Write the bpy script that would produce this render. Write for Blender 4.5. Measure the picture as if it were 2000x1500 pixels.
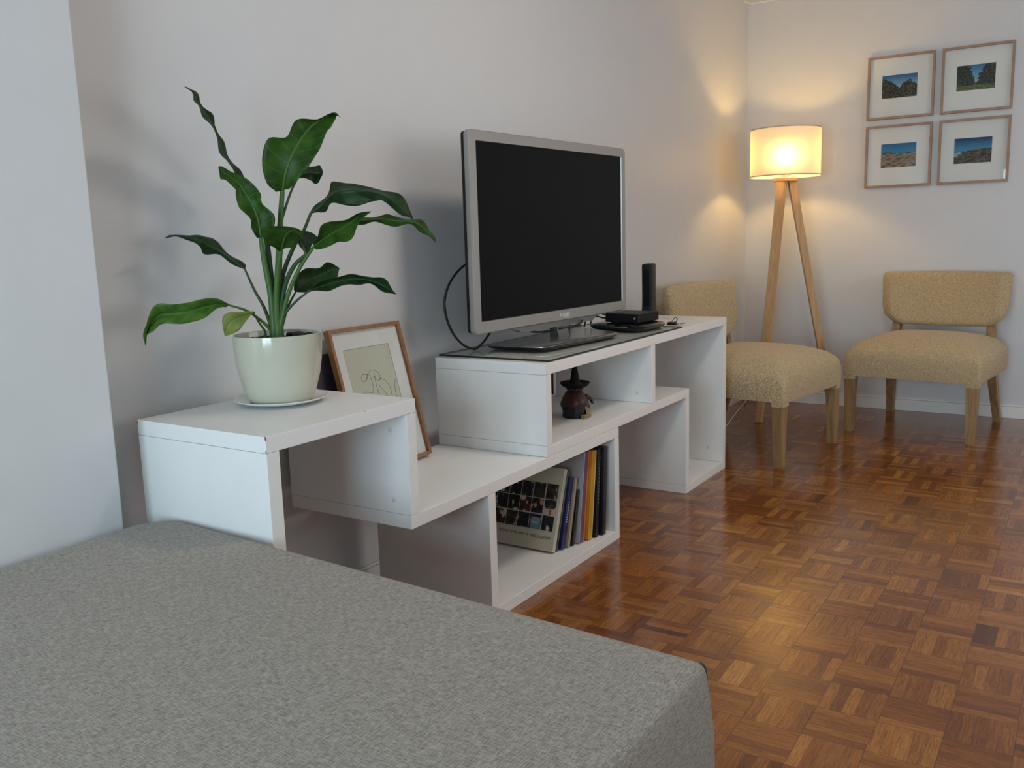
import bpy, bmesh, math, random
from mathutils import Vector, Matrix, noise
random.seed(7)
for o in list(bpy.data.objects): bpy.data.objects.remove(o, do_unlink=True)
SC = bpy.context.scene
COL = SC.collection
PI = math.pi

# ------------------------------------------------------------------ camera
def axes(yaw, pitch, roll):
    f = Vector((math.cos(yaw)*math.cos(pitch), math.sin(yaw)*math.cos(pitch), math.sin(pitch)))
    r0 = Vector((math.sin(yaw), -math.cos(yaw), 0)); u0 = r0.cross(f)
    return r0*math.cos(roll)+u0*math.sin(roll), -r0*math.sin(roll)+u0*math.cos(roll), f
cam_data = bpy.data.cameras.new('camera'); cam = bpy.data.objects.new('camera', cam_data); COL.objects.link(cam)
r, u, f = axes(0.577198, -0.161829, -0.029719)
cam.matrix_world = Matrix(((r.x, u.x, -f.x, -1.21646), (r.y, u.y, -f.y, -1.896357), (r.z, u.z, -f.z, 1.096052), (0, 0, 0, 1)))
cam_data.sensor_width = 36; cam_data.lens = 1745.163816*36/2000; cam_data.clip_start = 0.05
SC.camera = cam

# ------------------------------------------------------------------ world, exposure
SC.view_settings.view_transform = 'Standard'; SC.view_settings.look = 'None'
SC.view_settings.gamma = 1; SC.view_settings.use_curve_mapping = False
SC.view_settings.exposure = -0.12
w = bpy.data.worlds.new('world'); SC.world = w; w.use_nodes = True
w.node_tree.nodes['Background'].inputs[0].default_value = (0.55, 0.7, 0.95, 1)
w.node_tree.nodes['Background'].inputs[1].default_value = 1.0

def area(name, loc, rot, sx, sy, power, col, spread=PI):
    d = bpy.data.lights.new(name, 'AREA'); d.shape = 'RECTANGLE'; d.size = sx; d.size_y = sy
    d.energy = power; d.color = col; d.spread = spread
    o = bpy.data.objects.new(name, d); COL.objects.link(o); o.location = loc; o.rotation_euler = rot
    return o
# daylight through the two window openings (outside the glass, shining in)
NEARX, RIGHTY, CEIL, FARX = -3.3, -4.3, 2.487, 4.512
area('daylight_near_window', (NEARX-0.12, -1.615, 0.96), (0, -PI/2, 0), 1.76, 1.67, 150, (0.66, 0.84, 1.0))
area('daylight_side_window', (2.6, RIGHTY-0.12, 1.45), (PI/2, 0, 0), 2.8, 1.5, 38, (1.0, 0.90, 0.84))

# ------------------------------------------------------------------ node helpers
def mat(name, base=(0.8, 0.8, 0.8), rough=0.5, metal=0.0, spec=0.5, coat=0.0):
    m = bpy.data.materials.new(name); m.use_nodes = True
    b = m.node_tree.nodes['Principled BSDF']
    b.inputs['Base Color'].default_value = (*base, 1); b.inputs['Roughness'].default_value = rough
    b.inputs['Metallic'].default_value = metal; b.inputs['Specular IOR Level'].default_value = spec
    b.inputs['Coat Weight'].default_value = coat; b.inputs['Coat Roughness'].default_value = 0.1
    return m
class NT:
    def __init__(s, m): s.t = m.node_tree; s.b = s.t.nodes['Principled BSDF']
    def n(s, k, **kw):
        x = s.t.nodes.new(k)
        for a, v in kw.items(): setattr(x, a, v)
        return x
    def link(s, a, b): s.t.links.new(a, b)
    def val(s, x, sock):
        if isinstance(x, (int, float)): sock.default_value = x
        elif isinstance(x, tuple): sock.default_value = x
        else: s.link(x, sock)
    def math(s, op, a, b=0.0, c=None):
        x = s.n('ShaderNodeMath', operation=op); s.val(a, x.inputs[0]); s.val(b, x.inputs[1])
        if c is not None: s.val(c, x.inputs[2])
        return x.outputs[0]
    def vec(s, a, b, c):
        x = s.n('ShaderNodeCombineXYZ'); s.val(a, x.inputs[0]); s.val(b, x.inputs[1]); s.val(c, x.inputs[2]); return x.outputs[0]
    def obj(s, scale=(1, 1, 1)):
        t = s.n('ShaderNodeTexCoord'); mp = s.n('ShaderNodeMapping'); mp.inputs['Scale'].default_value = scale
        s.link(t.outputs['Object'], mp.inputs[0]); return mp.outputs[0]
    def noise(s, vec, scale, detail=3, rough=0.5, dist=0.0):
        x = s.n('ShaderNodeTexNoise'); s.link(vec, x.inputs['Vector']); x.inputs['Scale'].default_value = scale
        x.inputs['Detail'].default_value = detail; x.inputs['Roughness'].default_value = rough; x.inputs['Distortion'].default_value = dist
        return x.outputs['Fac']
    def ramp(s, fac, stops):
        x = s.n('ShaderNodeValToRGB'); e = x.color_ramp.elements
        while len(e) < len(stops): e.new(0.5)
        for el, (p, c) in zip(e, stops): el.position = p; el.color = (*c, 1)
        s.link(fac, x.inputs[0]); return x.outputs[0]
    def mix(s, fac, a, b, mode='MIX'):
        x = s.n('ShaderNodeMix', data_type='RGBA', blend_type=mode)
        s.val(fac, x.inputs[0]); s.val(a, x.inputs[6]); s.val(b, x.inputs[7]); return x.outputs[2]
    def bump(s, h, strength=0.3, dist=0.002):
        x = s.n('ShaderNodeBump'); x.inputs['Strength'].default_value = strength; x.inputs['Distance'].default_value = dist
        s.link(h, x.inputs['Height']); s.link(x.outputs[0], s.b.inputs['Normal'])
    def color(s, c): s.link(c, s.b.inputs['Base Color'])

def m_wall(name, col):
    m = mat(name, col, 0.42, spec=0.35); t = NT(m); o = t.obj()
    n1 = t.noise(o, 9, 4); n2 = t.noise(o, 60, 3)
    t.color(t.mix(n1, (*[c*0.97 for c in col], 1), (*[min(1, c*1.02) for c in col], 1)))
    t.bump(t.math('ADD', t.math('MULTIPLY', n1, 2.5), t.math('MULTIPLY', n2, 0.4)), 0.25, 0.002)
    return m
def m_board(name='white_board'):
    m = mat(name, (0.72, 0.72, 0.69), 0.38, spec=0.4); t = NT(m)
    n1 = t.noise(t.obj((1, 1, 1)), 14, 5, 0.6); n2 = t.noise(t.obj((1, 1, 1)), 160, 2)
    t.color(t.mix(n1, (0.78, 0.77, 0.74, 1), (0.84, 0.835, 0.81, 1)))
    t.bump(t.math('ADD', n1, t.math('MULTIPLY', n2, 0.3)), 0.2, 0.001)
    return m
def m_wood(name, c1, c2, scale=(1, 1, 0.08), rough=0.45, f=60):
    m = mat(name, c1, rough); t = NT(m); o = t.obj(scale)
    n = t.noise(o, f, 4, 0.6, 0.6)
    t.color(t.ramp(n, [(0.3, c1), (0.7, c2)])); t.bump(n, 0.15, 0.001)
    return m
def m_fabric(name, dark, light, sx=420, sy=420, streak=6.0, bump=0.5, plane='XY', rough=0.95):
    """woven cloth: two stretched noises crossing each other"""
    m = mat(name, dark, rough, spec=0.1); t = NT(m)
    wa = 0.5
    if plane == 'XY':
        a = t.noise(t.obj((1, 1/streak, 1)), sx, 3, 0.6); b = t.noise(t.obj((1/streak, 1, 1)), sy, 3, 0.6)
    else:                                                          # upholstery: threads run front to back and down the faces
        wa = 0.72; a = t.noise(t.obj((1, 1/streak, 1/streak)), sx, 3, 0.6); b = t.noise(t.obj((1/streak, 1, 1)), sy, 3, 0.6)
    s = t.math('ADD', t.math('MULTIPLY', a, wa), t.math('MULTIPLY', b, 1-wa))
    t.color(t.ramp(s, [(0.40, dark), (0.60, light)])); t.bump(s, bump, 0.0012)
    m.node_tree.nodes['Principled BSDF'].inputs['Sheen Weight'].default_value = 0.15
    return m
def m_parquet():
    m = mat('mosaic_parquet', (0.4, 0.2, 0.08), 0.3, spec=0.65); t = NT(m)
    tc = t.n('ShaderNodeTexCoord'); sp = t.n('ShaderNodeSeparateXYZ'); t.link(tc.outputs['Object'], sp.inputs[0])
    T = 0.1335
    U = t.math('DIVIDE', t.math('SUBTRACT', sp.outputs[0], 1.175), T); V = t.math('DIVIDE', t.math('SUBTRACT', sp.outputs[1], -1.286), T)
    fx = t.math('FLOOR', U); fy = t.math('FLOOR', V); fu = t.math('SUBTRACT', U, fx); fv = t.math('SUBTRACT', V, fy)
    par = t.math('MODULO', t.math('ABSOLUTE', t.math('ADD', fx, fy)), 2.0); par = t.math('GREATER_THAN', par, 0.5)
    inv = t.math('SUBTRACT', 1.0, par)
    across = t.math('ADD', t.math('MULTIPLY', fu, inv), t.math('MULTIPLY', fv, par))
    along = t.math('ADD', t.math('MULTIPLY', fv, inv), t.math('MULTIPLY', fu, par))
    a5 = t.math('MULTIPLY', across, 5.0); st = t.math('FLOOR', a5)
    wn = t.n('ShaderNodeTexWhiteNoise', noise_dimensions='3D'); t.link(t.vec(fx, fy, t.math('ADD', st, 0.5)), wn.inputs[0])
    wt = t.n('ShaderNodeTexWhiteNoise', noise_dimensions='2D'); t.link(t.vec(fx, fy, 0.0), wt.inputs[0])
    rnd = wn.outputs['Value']
    rr_ = t.math('ADD', t.math('MULTIPLY', rnd, 0.78), t.math('MULTIPLY', wt.outputs['Value'], 0.22))
    base = t.ramp(rr_, [(0.0, (0.095, 0.030, 0.012)), (0.14, (0.190, 0.065, 0.019)), (0.35, (0.245, 0.088, 0.022)), (0.65, (0.300, 0.120, 0.028)), (0.88, (0.360, 0.160, 0.038)), (1.0, (0.470, 0.240, 0.075))])
    base = t.mix(1.0, base, (0.96, 0.86, 0.74, 1), 'MULTIPLY')
    # grain along the strip
    gv = t.vec(t.math('MULTIPLY', along, 0.9), t.math('MULTIPLY', a5, 2.6), t.math('MULTIPLY', t.math('ADD', rnd, t.math('MULTIPLY', fx, 0.31)), 40.0))
    g = t.noise(gv, 3.2, 5, 0.65, 0.8)
    col = t.mix(1.0, base, t.ramp(g, [(0.34, (0.55, 0.50, 0.47)), (0.60, (1.14, 1.14, 1.12))]), 'MULTIPLY')
    bl = t.noise(tc.outputs['Object'], 2.0, 3)
    col = t.mix(1.0, col, t.ramp(bl, [(0.3, (0.86, 0.86, 0.86)), (0.7, (1.1, 1.1, 1.1))]), 'MULTIPLY')
    # seams
    d1 = t.math('ABSOLUTE', t.math('SUBTRACT', t.math('SUBTRACT', a5, st), 0.5)); d1 = t.math('GREATER_THAN', d1, 0.475)
    ex = t.math('ABSOLUTE', t.math('SUBTRACT', along, 0.5)); ex = t.math('GREATER_THAN', ex, 0.4925)
    ac = t.math('ABSOLUTE', t.math('SUBTRACT', across, 0.5)); ac = t.math('GREATER_THAN', ac, 0.4925)
    nz = t.noise(tc.outputs['Object'], 5.0, 2)
    seam_s = t.math('MULTIPLY', d1, t.ramp(nz, [(0.40, (0.12, 0.12, 0.12)), (0.65, (0.75, 0.75, 0.75))]))
    seam = t.math('MAXIMUM', seam_s, t.math('MULTIPLY', t.math('MAXIMUM', ex, ac), t.math('ADD', 0.25, t.math('MULTIPLY', nz, 0.8))))
    col = t.mix(t.math('MULTIPLY', seam, 0.9), col, (0.055, 0.025, 0.012, 1))
    t.color(col)
    # varnish: glossy near the wall, worn dull in the walked middle of the room
    dx = t.math('DIVIDE', t.math('SUBTRACT', sp.outputs[0], 0.85), 1.35); dy = t.math('DIVIDE', t.math('SUBTRACT', sp.outputs[1], -1.55), 0.75)
    wear = t.math('SUBTRACT', 1.0, t.math('ADD', t.math('MULTIPLY', dx, dx), t.math('MULTIPLY', dy, dy))); wear = t.math('MAXIMUM', wear, 0.0)
    rough = t.math('ADD', t.math('ADD', 0.10, t.math('MULTIPLY', wear, 0.09)), t.math('MULTIPLY', t.noise(tc.outputs['Object'], 14, 4), 0.10))
    t.link(rough, t.b.inputs['Roughness'])
    h = t.math('SUBTRACT', t.math('ADD', t.math('MULTIPLY', g, 0.25), t.math('MULTIPLY', rnd, 0.35)), t.math('MULTIPLY', seam, 1.0))
    t.bump(h, 0.35, 0.0012)
    return m

M = {}
M['wall'] = m_wall('wall_paint', (0.63, 0.63, 0.63)); M['ceiling'] = mat('ceiling_paint', (0.72, 0.71, 0.70), 0.7)
M['trim'] = mat('trim_paint', (0.78, 0.77, 0.74), 0.35)
M['floor'] = m_parquet(); M['board'] = m_board()
M['chip'] = mat('chipped_edge', (0.12, 0.09, 0.07), 0.8)
M['cap'] = mat('screw_cap_plastic', (0.66, 0.66, 0.63), 0.35)
M['linen'] = m_fabric('grey_linen', (0.19, 0.168, 0.138), (0.415, 0.38, 0.325), 620, 620, 8, 0.4)
M['piping'] = mat('dark_seam', (0.05, 0.05, 0.05), 0.8)
M['tweed'] = m_fabric('beige_tweed', (0.32, 0.235, 0.130), (0.60, 0.47, 0.285), 620, 520, 5, 0.10, 'XZ')
M['tweed_seat'] = m_fabric('beige_tweed_seat', (0.32, 0.235, 0.130), (0.60, 0.47, 0.285), 620, 520, 5, 0.10, 'XZ')
M['legwood'] = m_wood('chair_leg_wood', (0.20, 0.115, 0.045), (0.40, 0.25, 0.11), (1, 1, 0.07))
M['lampwood'] = m_wood('lamp_wood', (0.46, 0.27, 0.12), (0.60, 0.38, 0.19), (1, 1, 0.06))
M['framewood'] = m_wood('picture_frame_wood', (0.27, 0.165, 0.10), (0.37, 0.24, 0.155), (0.2, 0.2, 0.2), 0.5, 90)
M['artwood'] = m_wood('art_frame_wood', (0.22, 0.095, 0.035), (0.36, 0.17, 0.07), (0.3, 0.3, 0.3), 0.4, 90)
M['matboard'] = mat('picture_mat', (0.80, 0.79, 0.79), 0.8)
M['paper'] = mat('drawing_paper', (0.60, 0.60, 0.49), 0.9)
M['ink'] = mat('ink_line', (0.03, 0.03, 0.03), 0.8)
M['black'] = mat('black_plastic', (0.006, 0.006, 0.007), 0.45, spec=0.22)
M['blackgloss'] = mat('gloss_black_plastic', (0.004, 0.004, 0.005), 0.14, spec=0.35)
M['cable'] = mat('black_cable', (0.01, 0.01, 0.01), 0.5)
M['whitecable'] = mat('white_cable', (0.7, 0.68, 0.64), 0.5)
M['silver'] = mat('silver_bezel', (0.36, 0.35, 0.33), 0.34, metal=0.55)
M['chrome'] = mat('polished_metal', (0.75, 0.75, 0.75), 0.12, metal=1.0)
M['standtop'] = mat('brushed_stand_top', (0.30, 0.30, 0.29), 0.22, metal=0.8)
M['screen'] = mat('tv_screen', (0.006, 0.006, 0.0065), 0.25, spec=0.07)
M['logo'] = mat('logo_print', (0.75, 0.75, 0.74), 0.4)
M['leddot'] = mat('grey_button', (0.22, 0.22, 0.22), 0.3)
M['pot'] = mat('celadon_ceramic', (0.53, 0.52, 0.405), 0.12, spec=0.5, coat=0.4)
M['saucer'] = mat('white_ceramic', (0.78, 0.80, 0.78), 0.15, coat=0.3)
M['steel'] = mat('key_steel', (0.5, 0.48, 0.45), 0.3, metal=1.0)
def m_soil():
    m = mat('potting_soil', (0.02, 0.015, 0.012), 0.9); t = NT(m); n = t.noise(t.obj(), 120, 4)
    t.color(t.ramp(n, [(0.35, (0.010, 0.008, 0.006)), (0.7, (0.06, 0.045, 0.035))])); t.bump(n, 0.8, 0.004); return m
M['soil'] = m_soil()
def m_leaf(name, c1, c2, c3):
    m = mat(name, c1, 0.42, spec=0.2); t = NT(m)
    at = t.n('ShaderNodeAttribute', attribute_name='leafuv'); sp = t.n('ShaderNodeSeparateXYZ'); t.link(at.outputs['Vector'], sp.inputs[0])
    s_ = t.math('ABSOLUTE', sp.outputs[0])                        # 0 on the midrib, 1 on the edge
    mid = t.math('LESS_THAN', s_, 0.07)
    vein = t.math('SINE', t.math('SUBTRACT', t.math('MULTIPLY', sp.outputs[1], 62.0), t.math('MULTIPLY', s_, 7.0)))
    vein = t.math('MULTIPLY', t.math('GREATER_THAN', vein, 0.90), 0.35)
    n = t.noise(t.obj(), 30, 4)
    c = t.ramp(n, [(0.35, c1), (0.65, c2)])
    c = t.mix(t.math('MAXIMUM', t.math('MULTIPLY', mid, 0.6), vein), c, (*c3, 1))
    t.color(c); t.bump(t.math('ADD', vein, n), 0.3, 0.001)
    b = t.b; out = t.t.nodes['Material Output']
    tr = t.n('ShaderNodeBsdfTranslucent'); t.link(t.mix(0.5, c, (0.10, 0.25, 0.02, 1)), tr.inputs[0])
    ms = t.n('ShaderNodeMixShader'); ms.inputs[0].default_value = 0.22
    t.link(b.outputs[0], ms.inputs[1]); t.link(tr.outputs[0], ms.inputs[2]); t.link(ms.outputs[0], out.inputs[0])
    return m
M['leaf'] = m_leaf('dark_green_leaf', (0.018, 0.056, 0.006), (0.038, 0.104, 0.011), (0.070, 0.155, 0.024))
M['leafdark'] = m_leaf('deep_green_leaf', (0.013, 0.034, 0.011), (0.026, 0.062, 0.018), (0.050, 0.100, 0.032))
M['leaflight'] = m_leaf('fresh_green_leaf', (0.042, 0.120, 0.016), (0.090, 0.200, 0.026), (0.15, 0.27, 0.06))
M['leafyellow'] = m_leaf('yellowing_leaf', (0.16, 0.22, 0.045), (0.24, 0.29, 0.07), (0.30, 0.33, 0.10))
M['stem'] = mat('green_stem', (0.060, 0.130, 0.030), 0.45, spec=0.3)
M['stemdark'] = mat('dark_green_stem', (0.032, 0.070, 0.024), 0.45, spec=0.3)
def m_trans(name, tint, gl_rough=0.02, ior=1.5, refl=1.0):
    """thin clear pane: tinted see-through plus fresnel reflection"""
    m = bpy.data.materials.new(name); m.use_nodes = True; nt = m.node_tree; nt.nodes.remove(nt.nodes['Principled BSDF'])
    out = nt.nodes['Material Output']; tr = nt.nodes.new('ShaderNodeBsdfTransparent'); tr.inputs[0].default_value = (*tint, 1)
    gl = nt.nodes.new('ShaderNodeBsdfGlossy'); gl.inputs['Roughness'].default_value = gl_rough
    fr = nt.nodes.new('ShaderNodeFresnel'); fr.inputs[0].default_value = ior
    mu = nt.nodes.new('ShaderNodeMath'); mu.operation = 'MULTIPLY'; mu.inputs[1].default_value = refl; nt.links.new(fr.outputs[0], mu.inputs[0])
    geo = nt.nodes.new('ShaderNodeNewGeometry'); inv = nt.nodes.new('ShaderNodeMath'); inv.operation = 'SUBTRACT'; inv.inputs[0].default_value = 1.0
    nt.links.new(geo.outputs['Backfacing'], inv.inputs[1]); m2 = nt.nodes.new('ShaderNodeMath'); m2.operation = 'MULTIPLY'
    nt.links.new(mu.outputs[0], m2.inputs[0]); nt.links.new(inv.outputs[0], m2.inputs[1]); mu = m2
    ms = nt.nodes.new('ShaderNodeMixShader'); nt.links.new(mu.outputs[0], ms.inputs[0]); nt.links.new(tr.outputs[0], ms.inputs[1]); nt.links.new(gl.outputs[0], ms.inputs[2])
    nt.links.new(ms.outputs[0], out.inputs[0]); return m
M['pane'] = m_trans('clear_pane', (0.96, 0.97, 0.96)); M['tabletop_glass'] = m_trans('smoked_glass', (0.95, 0.965, 0.95), 0.03, 1.6, 0.8)
M['glassedge'] = mat('glass_edge', (0.006, 0.010, 0.009), 0.15)
def m_shade():
    """cloth: part of the light scatters, part goes on roughly forward, so the bulb glows through"""
    m = bpy.data.materials.new('lampshade_cloth'); m.use_nodes = True; t = NT(m); out = t.t.nodes['Material Output']
    tr = t.n('ShaderNodeBsdfTranslucent'); tr.inputs[0].default_value = (0.88, 0.74, 0.56, 1)
    rf = t.n('ShaderNodeBsdfRefraction'); rf.inputs['Color'].default_value = (0.95, 0.85, 0.62, 1); rf.inputs['Roughness'].default_value = 0.95; rf.inputs['IOR'].default_value = 1.45
    df = t.n('ShaderNodeBsdfDiffuse'); df.inputs[0].default_value = (0.78, 0.72, 0.62, 1)
    m1 = t.n('ShaderNodeMixShader'); m1.inputs[0].default_value = 0.44; t.link(tr.outputs[0], m1.inputs[1]); t.link(rf.outputs[0], m1.inputs[2])
    ms = t.n('ShaderNodeMixShader'); ms.inputs[0].default_value = 0.235
    t.link(df.outputs[0], ms.inputs[1]); t.link(m1.outputs[0], ms.inputs[2]); t.link(ms.outputs[0], out.inputs[0]); return m
M['shade'] = m_shade()
M['shadeband'] = mat('shade_hem', (0.50, 0.43, 0.30), 0.9)
def m_emit(name, col, s):
    m = bpy.data.materials.new(name); m.use_nodes = True; b = m.node_tree.nodes['Principled BSDF']
    b.inputs['Emission Color'].default_value = (*col, 1); b.inputs['Emission Strength'].default_value = s; return m
def m_vcol(name, rough=0.6, spec=0.3):
    m = mat(name, (1, 1, 1), rough, spec=spec); t = NT(m); a = t.n('ShaderNodeAttribute', attribute_name='col'); t.color(a.outputs['Color']); return m
M['print'] = m_vcol('photo_print')

# ------------------------------------------------------------------ mesh helpers
def mesh_obj(name, bm, m, parent=None, loc=(0, 0, 0), smooth=None, rot=None):
    me = bpy.data.meshes.new(name); bmesh.ops.recalc_face_normals(bm, faces=bm.faces[:]); bm.to_mesh(me); bm.free()
    for k in (m if isinstance(m, (list, tuple)) else [m]): me.materials.append(k)
    if smooth is not None:
        for p in me.polygons: p.use_smooth = True
        if smooth < 180:
            b2 = bmesh.new(); b2.from_mesh(me)
            for e in b2.edges:
                if len(e.link_faces) == 2 and e.calc_face_angle(0) > math.radians(smooth): e.smooth = False
            b2.to_mesh(me); b2.free()
    o = bpy.data.objects.new(name, me); COL.objects.link(o); o.location = loc
    if rot: o.rotation_euler = rot
    if parent: o.parent = parent
    return o
def tag(o, label=None, cat=None, group=None, kind=None):
    if label: o['label'] = label
    if cat: o['category'] = cat
    if group: o['group'] = group
    if kind: o['kind'] = kind
    return o
def thing(name, label, cat, loc=(0, 0, 0), rz=0.0, group=None):
    o = bpy.data.objects.new(name, None); COL.objects.link(o); o.location = loc; o.rotation_euler = (0, 0, rz); o.empty_display_size = 0.05
    return tag(o, label, cat, group)
def add_box(bm, x0, x1, y0, y1, z0, z1, bev=0.0, seg=2):
    vs = [bm.verts.new((x, y, z)) for x in (x0, x1) for y in (y0, y1) for z in (z0, z1)]
    fs = [bm.faces.new([vs[i] for i in q]) for q in ((0, 1, 3, 2), (4, 6, 7, 5), (0, 4, 5, 1), (2, 3, 7, 6), (0, 2, 6, 4), (1, 5, 7, 3))]
    if bev:
        ed = list({e for f_ in fs for e in f_.edges})
        bmesh.ops.bevel(bm, geom=ed, offset=bev, segments=seg, affect='EDGES', profile=0.5)
    return bm
def box(x0, x1, y0, y1, z0, z1, bev=0.0, seg=2): return add_box(bmesh.new(), x0, x1, y0, y1, z0, z1, bev, seg)
def add_loft(bm, rings, cap=True, closed=True):
    R_ = [[bm.verts.new(p) for p in ring] for ring in rings]
    n = len(R_[0])
    for a, b in zip(R_, R_[1:]):
        for i in range(n if closed else n-1):
            j = (i+1) % n; bm.faces.new((a[i], a[j], b[j], b[i]))
    if cap: bm.faces.new(R_[0][::-1]); bm.faces.new(R_[-1])
    return R_
def add_lathe(bm, prof, n=48, c=(0, 0)):
    rings = []
    R_ = []
    for rad, z in prof:
        if rad < 1e-6: R_.append([bm.verts.new((c[0], c[1], z))])
        else: R_.append([bm.verts.new((c[0]+rad*math.cos(2*PI*i/n), c[1]+rad*math.sin(2*PI*i/n), z)) for i in range(n)])
    for a, b in zip(R_, R_[1:]):
        for i in range(n):
            j = (i+1) % n
            if len(a) == 1 and len(b) == 1: continue
            if len(a) == 1: bm.faces.new((a[0], b[j], b[i]))
            elif len(b) == 1: bm.faces.new((a[i], a[j], b[0]))
            else: bm.faces.new((a[i], a[j], b[j], b[i]))
    return bm
def catmull(pts, sub=6):
    P = [Vector(p) for p in pts]; P = [P[0]*2-P[1]] + P + [P[-1]*2-P[-2]]; out = []
    for i in range(1, len(P)-2):
        for k in range(sub):
            t = k/sub; a, b, c, d = P[i-1:i+3]
            out.append(0.5*((2*b)+(c-a)*t+(2*a-5*b+4*c-d)*t*t+(3*b-a-3*c+d)*t**3))
    out.append(P[-2]); return out
def add_tube(bm, pts, rad, n=8, cap=True):
    P = [Vector(p) for p in pts]; rings = []
    rf = rad if callable(rad) else (lambda t: rad)
    up = None
    for i, p in enumerate(P):
        d = (P[min(i+1, len(P)-1)]-P[max(i-1, 0)]).normalized()
        if up is None: up = Vector((0, 0, 1)) if abs(d.z) < 0.9 else Vector((1, 0, 0))
        s = d.cross(up).normalized(); up = s.cross(d).normalized(); rr_ = rf(i/(len(P)-1))
        rings.append([p+(s*math.cos(2*PI*k/n)+up*math.sin(2*PI*k/n))*rr_ for k in range(n)])
    add_loft(bm, rings, cap); return bm
def tube(pts, rad, n=8, sub=6): return add_tube(bmesh.new(), catmull(pts, sub) if sub else pts, rad, n)
def add_bar(bm, a, b, wa, wb, ha=None, hb=None, side=(1, 0, 0)):
    """tapered rectangular bar from a to b"""
    a, b = Vector(a), Vector(b); d = (b-a).normalized(); s = Vector(side); s = (s-d*s.dot(d)).normalized(); t = d.cross(s)
    ha = ha or wa; hb = hb or wb
    rings = [[p+s*(sx*w_/2)+t*(sy*h_/2) for sx, sy in ((-1, -1), (1, -1), (1, 1), (-1, 1))] for p, w_, h_ in ((a, wa, ha), (b, wb, hb))]
    add_loft(bm, rings); return bm
def bevel_all(bm, off, seg=2, ang=30):
    ed = [e for e in bm.edges if len(e.link_faces) == 2 and e.calc_face_angle(0) > math.radians(ang)]
    bmesh.ops.bevel(bm, geom=ed, offset=off, segments=seg, affect='EDGES', profile=0.5); return bm
def text_mesh(name, s, size, m, parent, mw, extrude=0.0002, align='CENTER'):
    c = bpy.data.curves.new(name, 'FONT'); c.body = s; c.size = size; c.extrude = extrude; c.align_x = align; c.align_y = 'CENTER'
    t = bpy.data.objects.new('tmp', c); COL.objects.link(t); bpy.context.view_layer.update()
    me = bpy.data.meshes.new_from_object(t.evaluated_get(bpy.context.evaluated_depsgraph_get())); bpy.data.objects.remove(t)
    me.name = name; me.materials.clear(); me.materials.append(m)
    me.transform(mw)
    o = bpy.data.objects.new(name, me); COL.objects.link(o); o.parent = parent
    return o
def picture(name, nx, ny, fn, org, du, dv, m, parent):
    """flat print: nx x ny cells, coloured by fn(u, v) (v up), in linear colour"""
    bm = bmesh.new(); org, du, dv = Vector(org), Vector(du), Vector(dv)
    V_ = [[bm.verts.new(org+du*(i/nx)+dv*(j/ny)) for i in range(nx+1)] for j in range(ny+1)]
    cl = bm.loops.layers.float_color.new('col')
    for j in range(ny):
        for i in range(nx):
            fc = bm.faces.new((V_[j][i], V_[j][i+1], V_[j+1][i+1], V_[j+1][i])); c = fn((i+0.5)/nx, (j+0.5)/ny)
            for lp in fc.loops: lp[cl] = (*c, 1)
    me = bpy.data.meshes.new(name); bm.to_mesh(me); bm.free(); me.materials.append(m)
    o = bpy.data.objects.new(name, me); COL.objects.link(o); o.parent = parent; return o
def lerp3(a, b, t): t = max(0, min(1, t)); return tuple(x+(y-x)*t for x, y in zip(a, b))
def nz2(x, y, s=0.0): return noise.fractal(Vector((x, y, s)), 0.9, 2.0, 5)

# ------------------------------------------------------------------ the room
def struct(name, bm, m, parent=None, loc=(0, 0, 0)):
    o = mesh_obj(name, bm, m, parent, loc); 
    if not parent: o['kind'] = 'structure'
    return o
W_ = 0.25
struct('floor', box(NEARX, FARX, RIGHTY, 0, -0.1, 0), M['floor'])
struct('ceiling', box(NEARX-W_, FARX+W_, RIGHTY-W_, W_, CEIL, CEIL+0.15), M['ceiling'])
struct('wall_left', box(NEARX-W_, FARX+W_, 0, W_, -0.1, CEIL), M['wall'])
struct('wall_far', box(FARX, FARX+W_, RIGHTY-W_, 0, -0.1, CEIL), M['wall'])
PX, PY = -0.09, -0.125
struct('wall_pillar', box(NEARX, PX, PY, 0, 0, CEIL, 0.004, 2), M['wall'])
# near wall with a tall window opening, right wall with a wide one
def wall_hole(name, axis, pos, th, a0, a1, h0, h1, w0, w1, z0, z1):
    bm = bmesh.new()
    def b_(p0, p1, q0, q1):
        if axis == 'x': add_box(bm, pos-th, pos, p0, p1, q0, q1)
        else: add_box(bm, p0, p1, pos-th, pos, q0, q1)
    b_(a0, w0, h0, h1); b_(w1, a1, h0, h1); b_(w0, w1, h0, z0); b_(w0, w1, z1, h1)
    return struct(name, bm, M['wall'])
wall_hole('wall_near', 'x', NEARX, 0.10, RIGHTY-W_, 0, -0.1, CEIL, -2.45, -0.78, 0.08, 1.84)
wall_hole('wall_right', 'y', RIGHTY, 0.10, NEARX, FARX, -0.1, CEIL, 1.2, 4.0, 0.7, 2.2)
def window(name, axis, pos, w0, w1, z0, z1, n):
    root = thing(name, None, None); root['kind'] = 'structure'
    fb = bmesh.new(); t = 0.05
    def b_(bm, p0, p1, q0, q1, d0, d1):
        if axis == 'x': add_box(bm, pos-d1, pos-d0, p0, p1, q0, q1)
        else: add_box(bm, p0, p1, pos-d1, pos-d0, q0, q1)
    b_(fb, w0, w1, z0, z0+t, 0.02, 0.07); b_(fb, w0, w1, z1-t, z1, 0.02, 0.07)
    for i in range(n+1):
        c = w0+(w1-w0)*i/n; c = min(max(c, w0+t/2), w1-t/2); b_(fb, c-t/2, c+t/2, z0+t, z1-t, 0.02, 0.07)
    mesh_obj('window_frame', fb, M['trim'], root)
    gb = bmesh.new(); b_(gb, w0+t, w1-t, z0+t, z1-t, 0.044, 0.048); mesh_obj('pane', gb, M['pane'], root)
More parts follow.
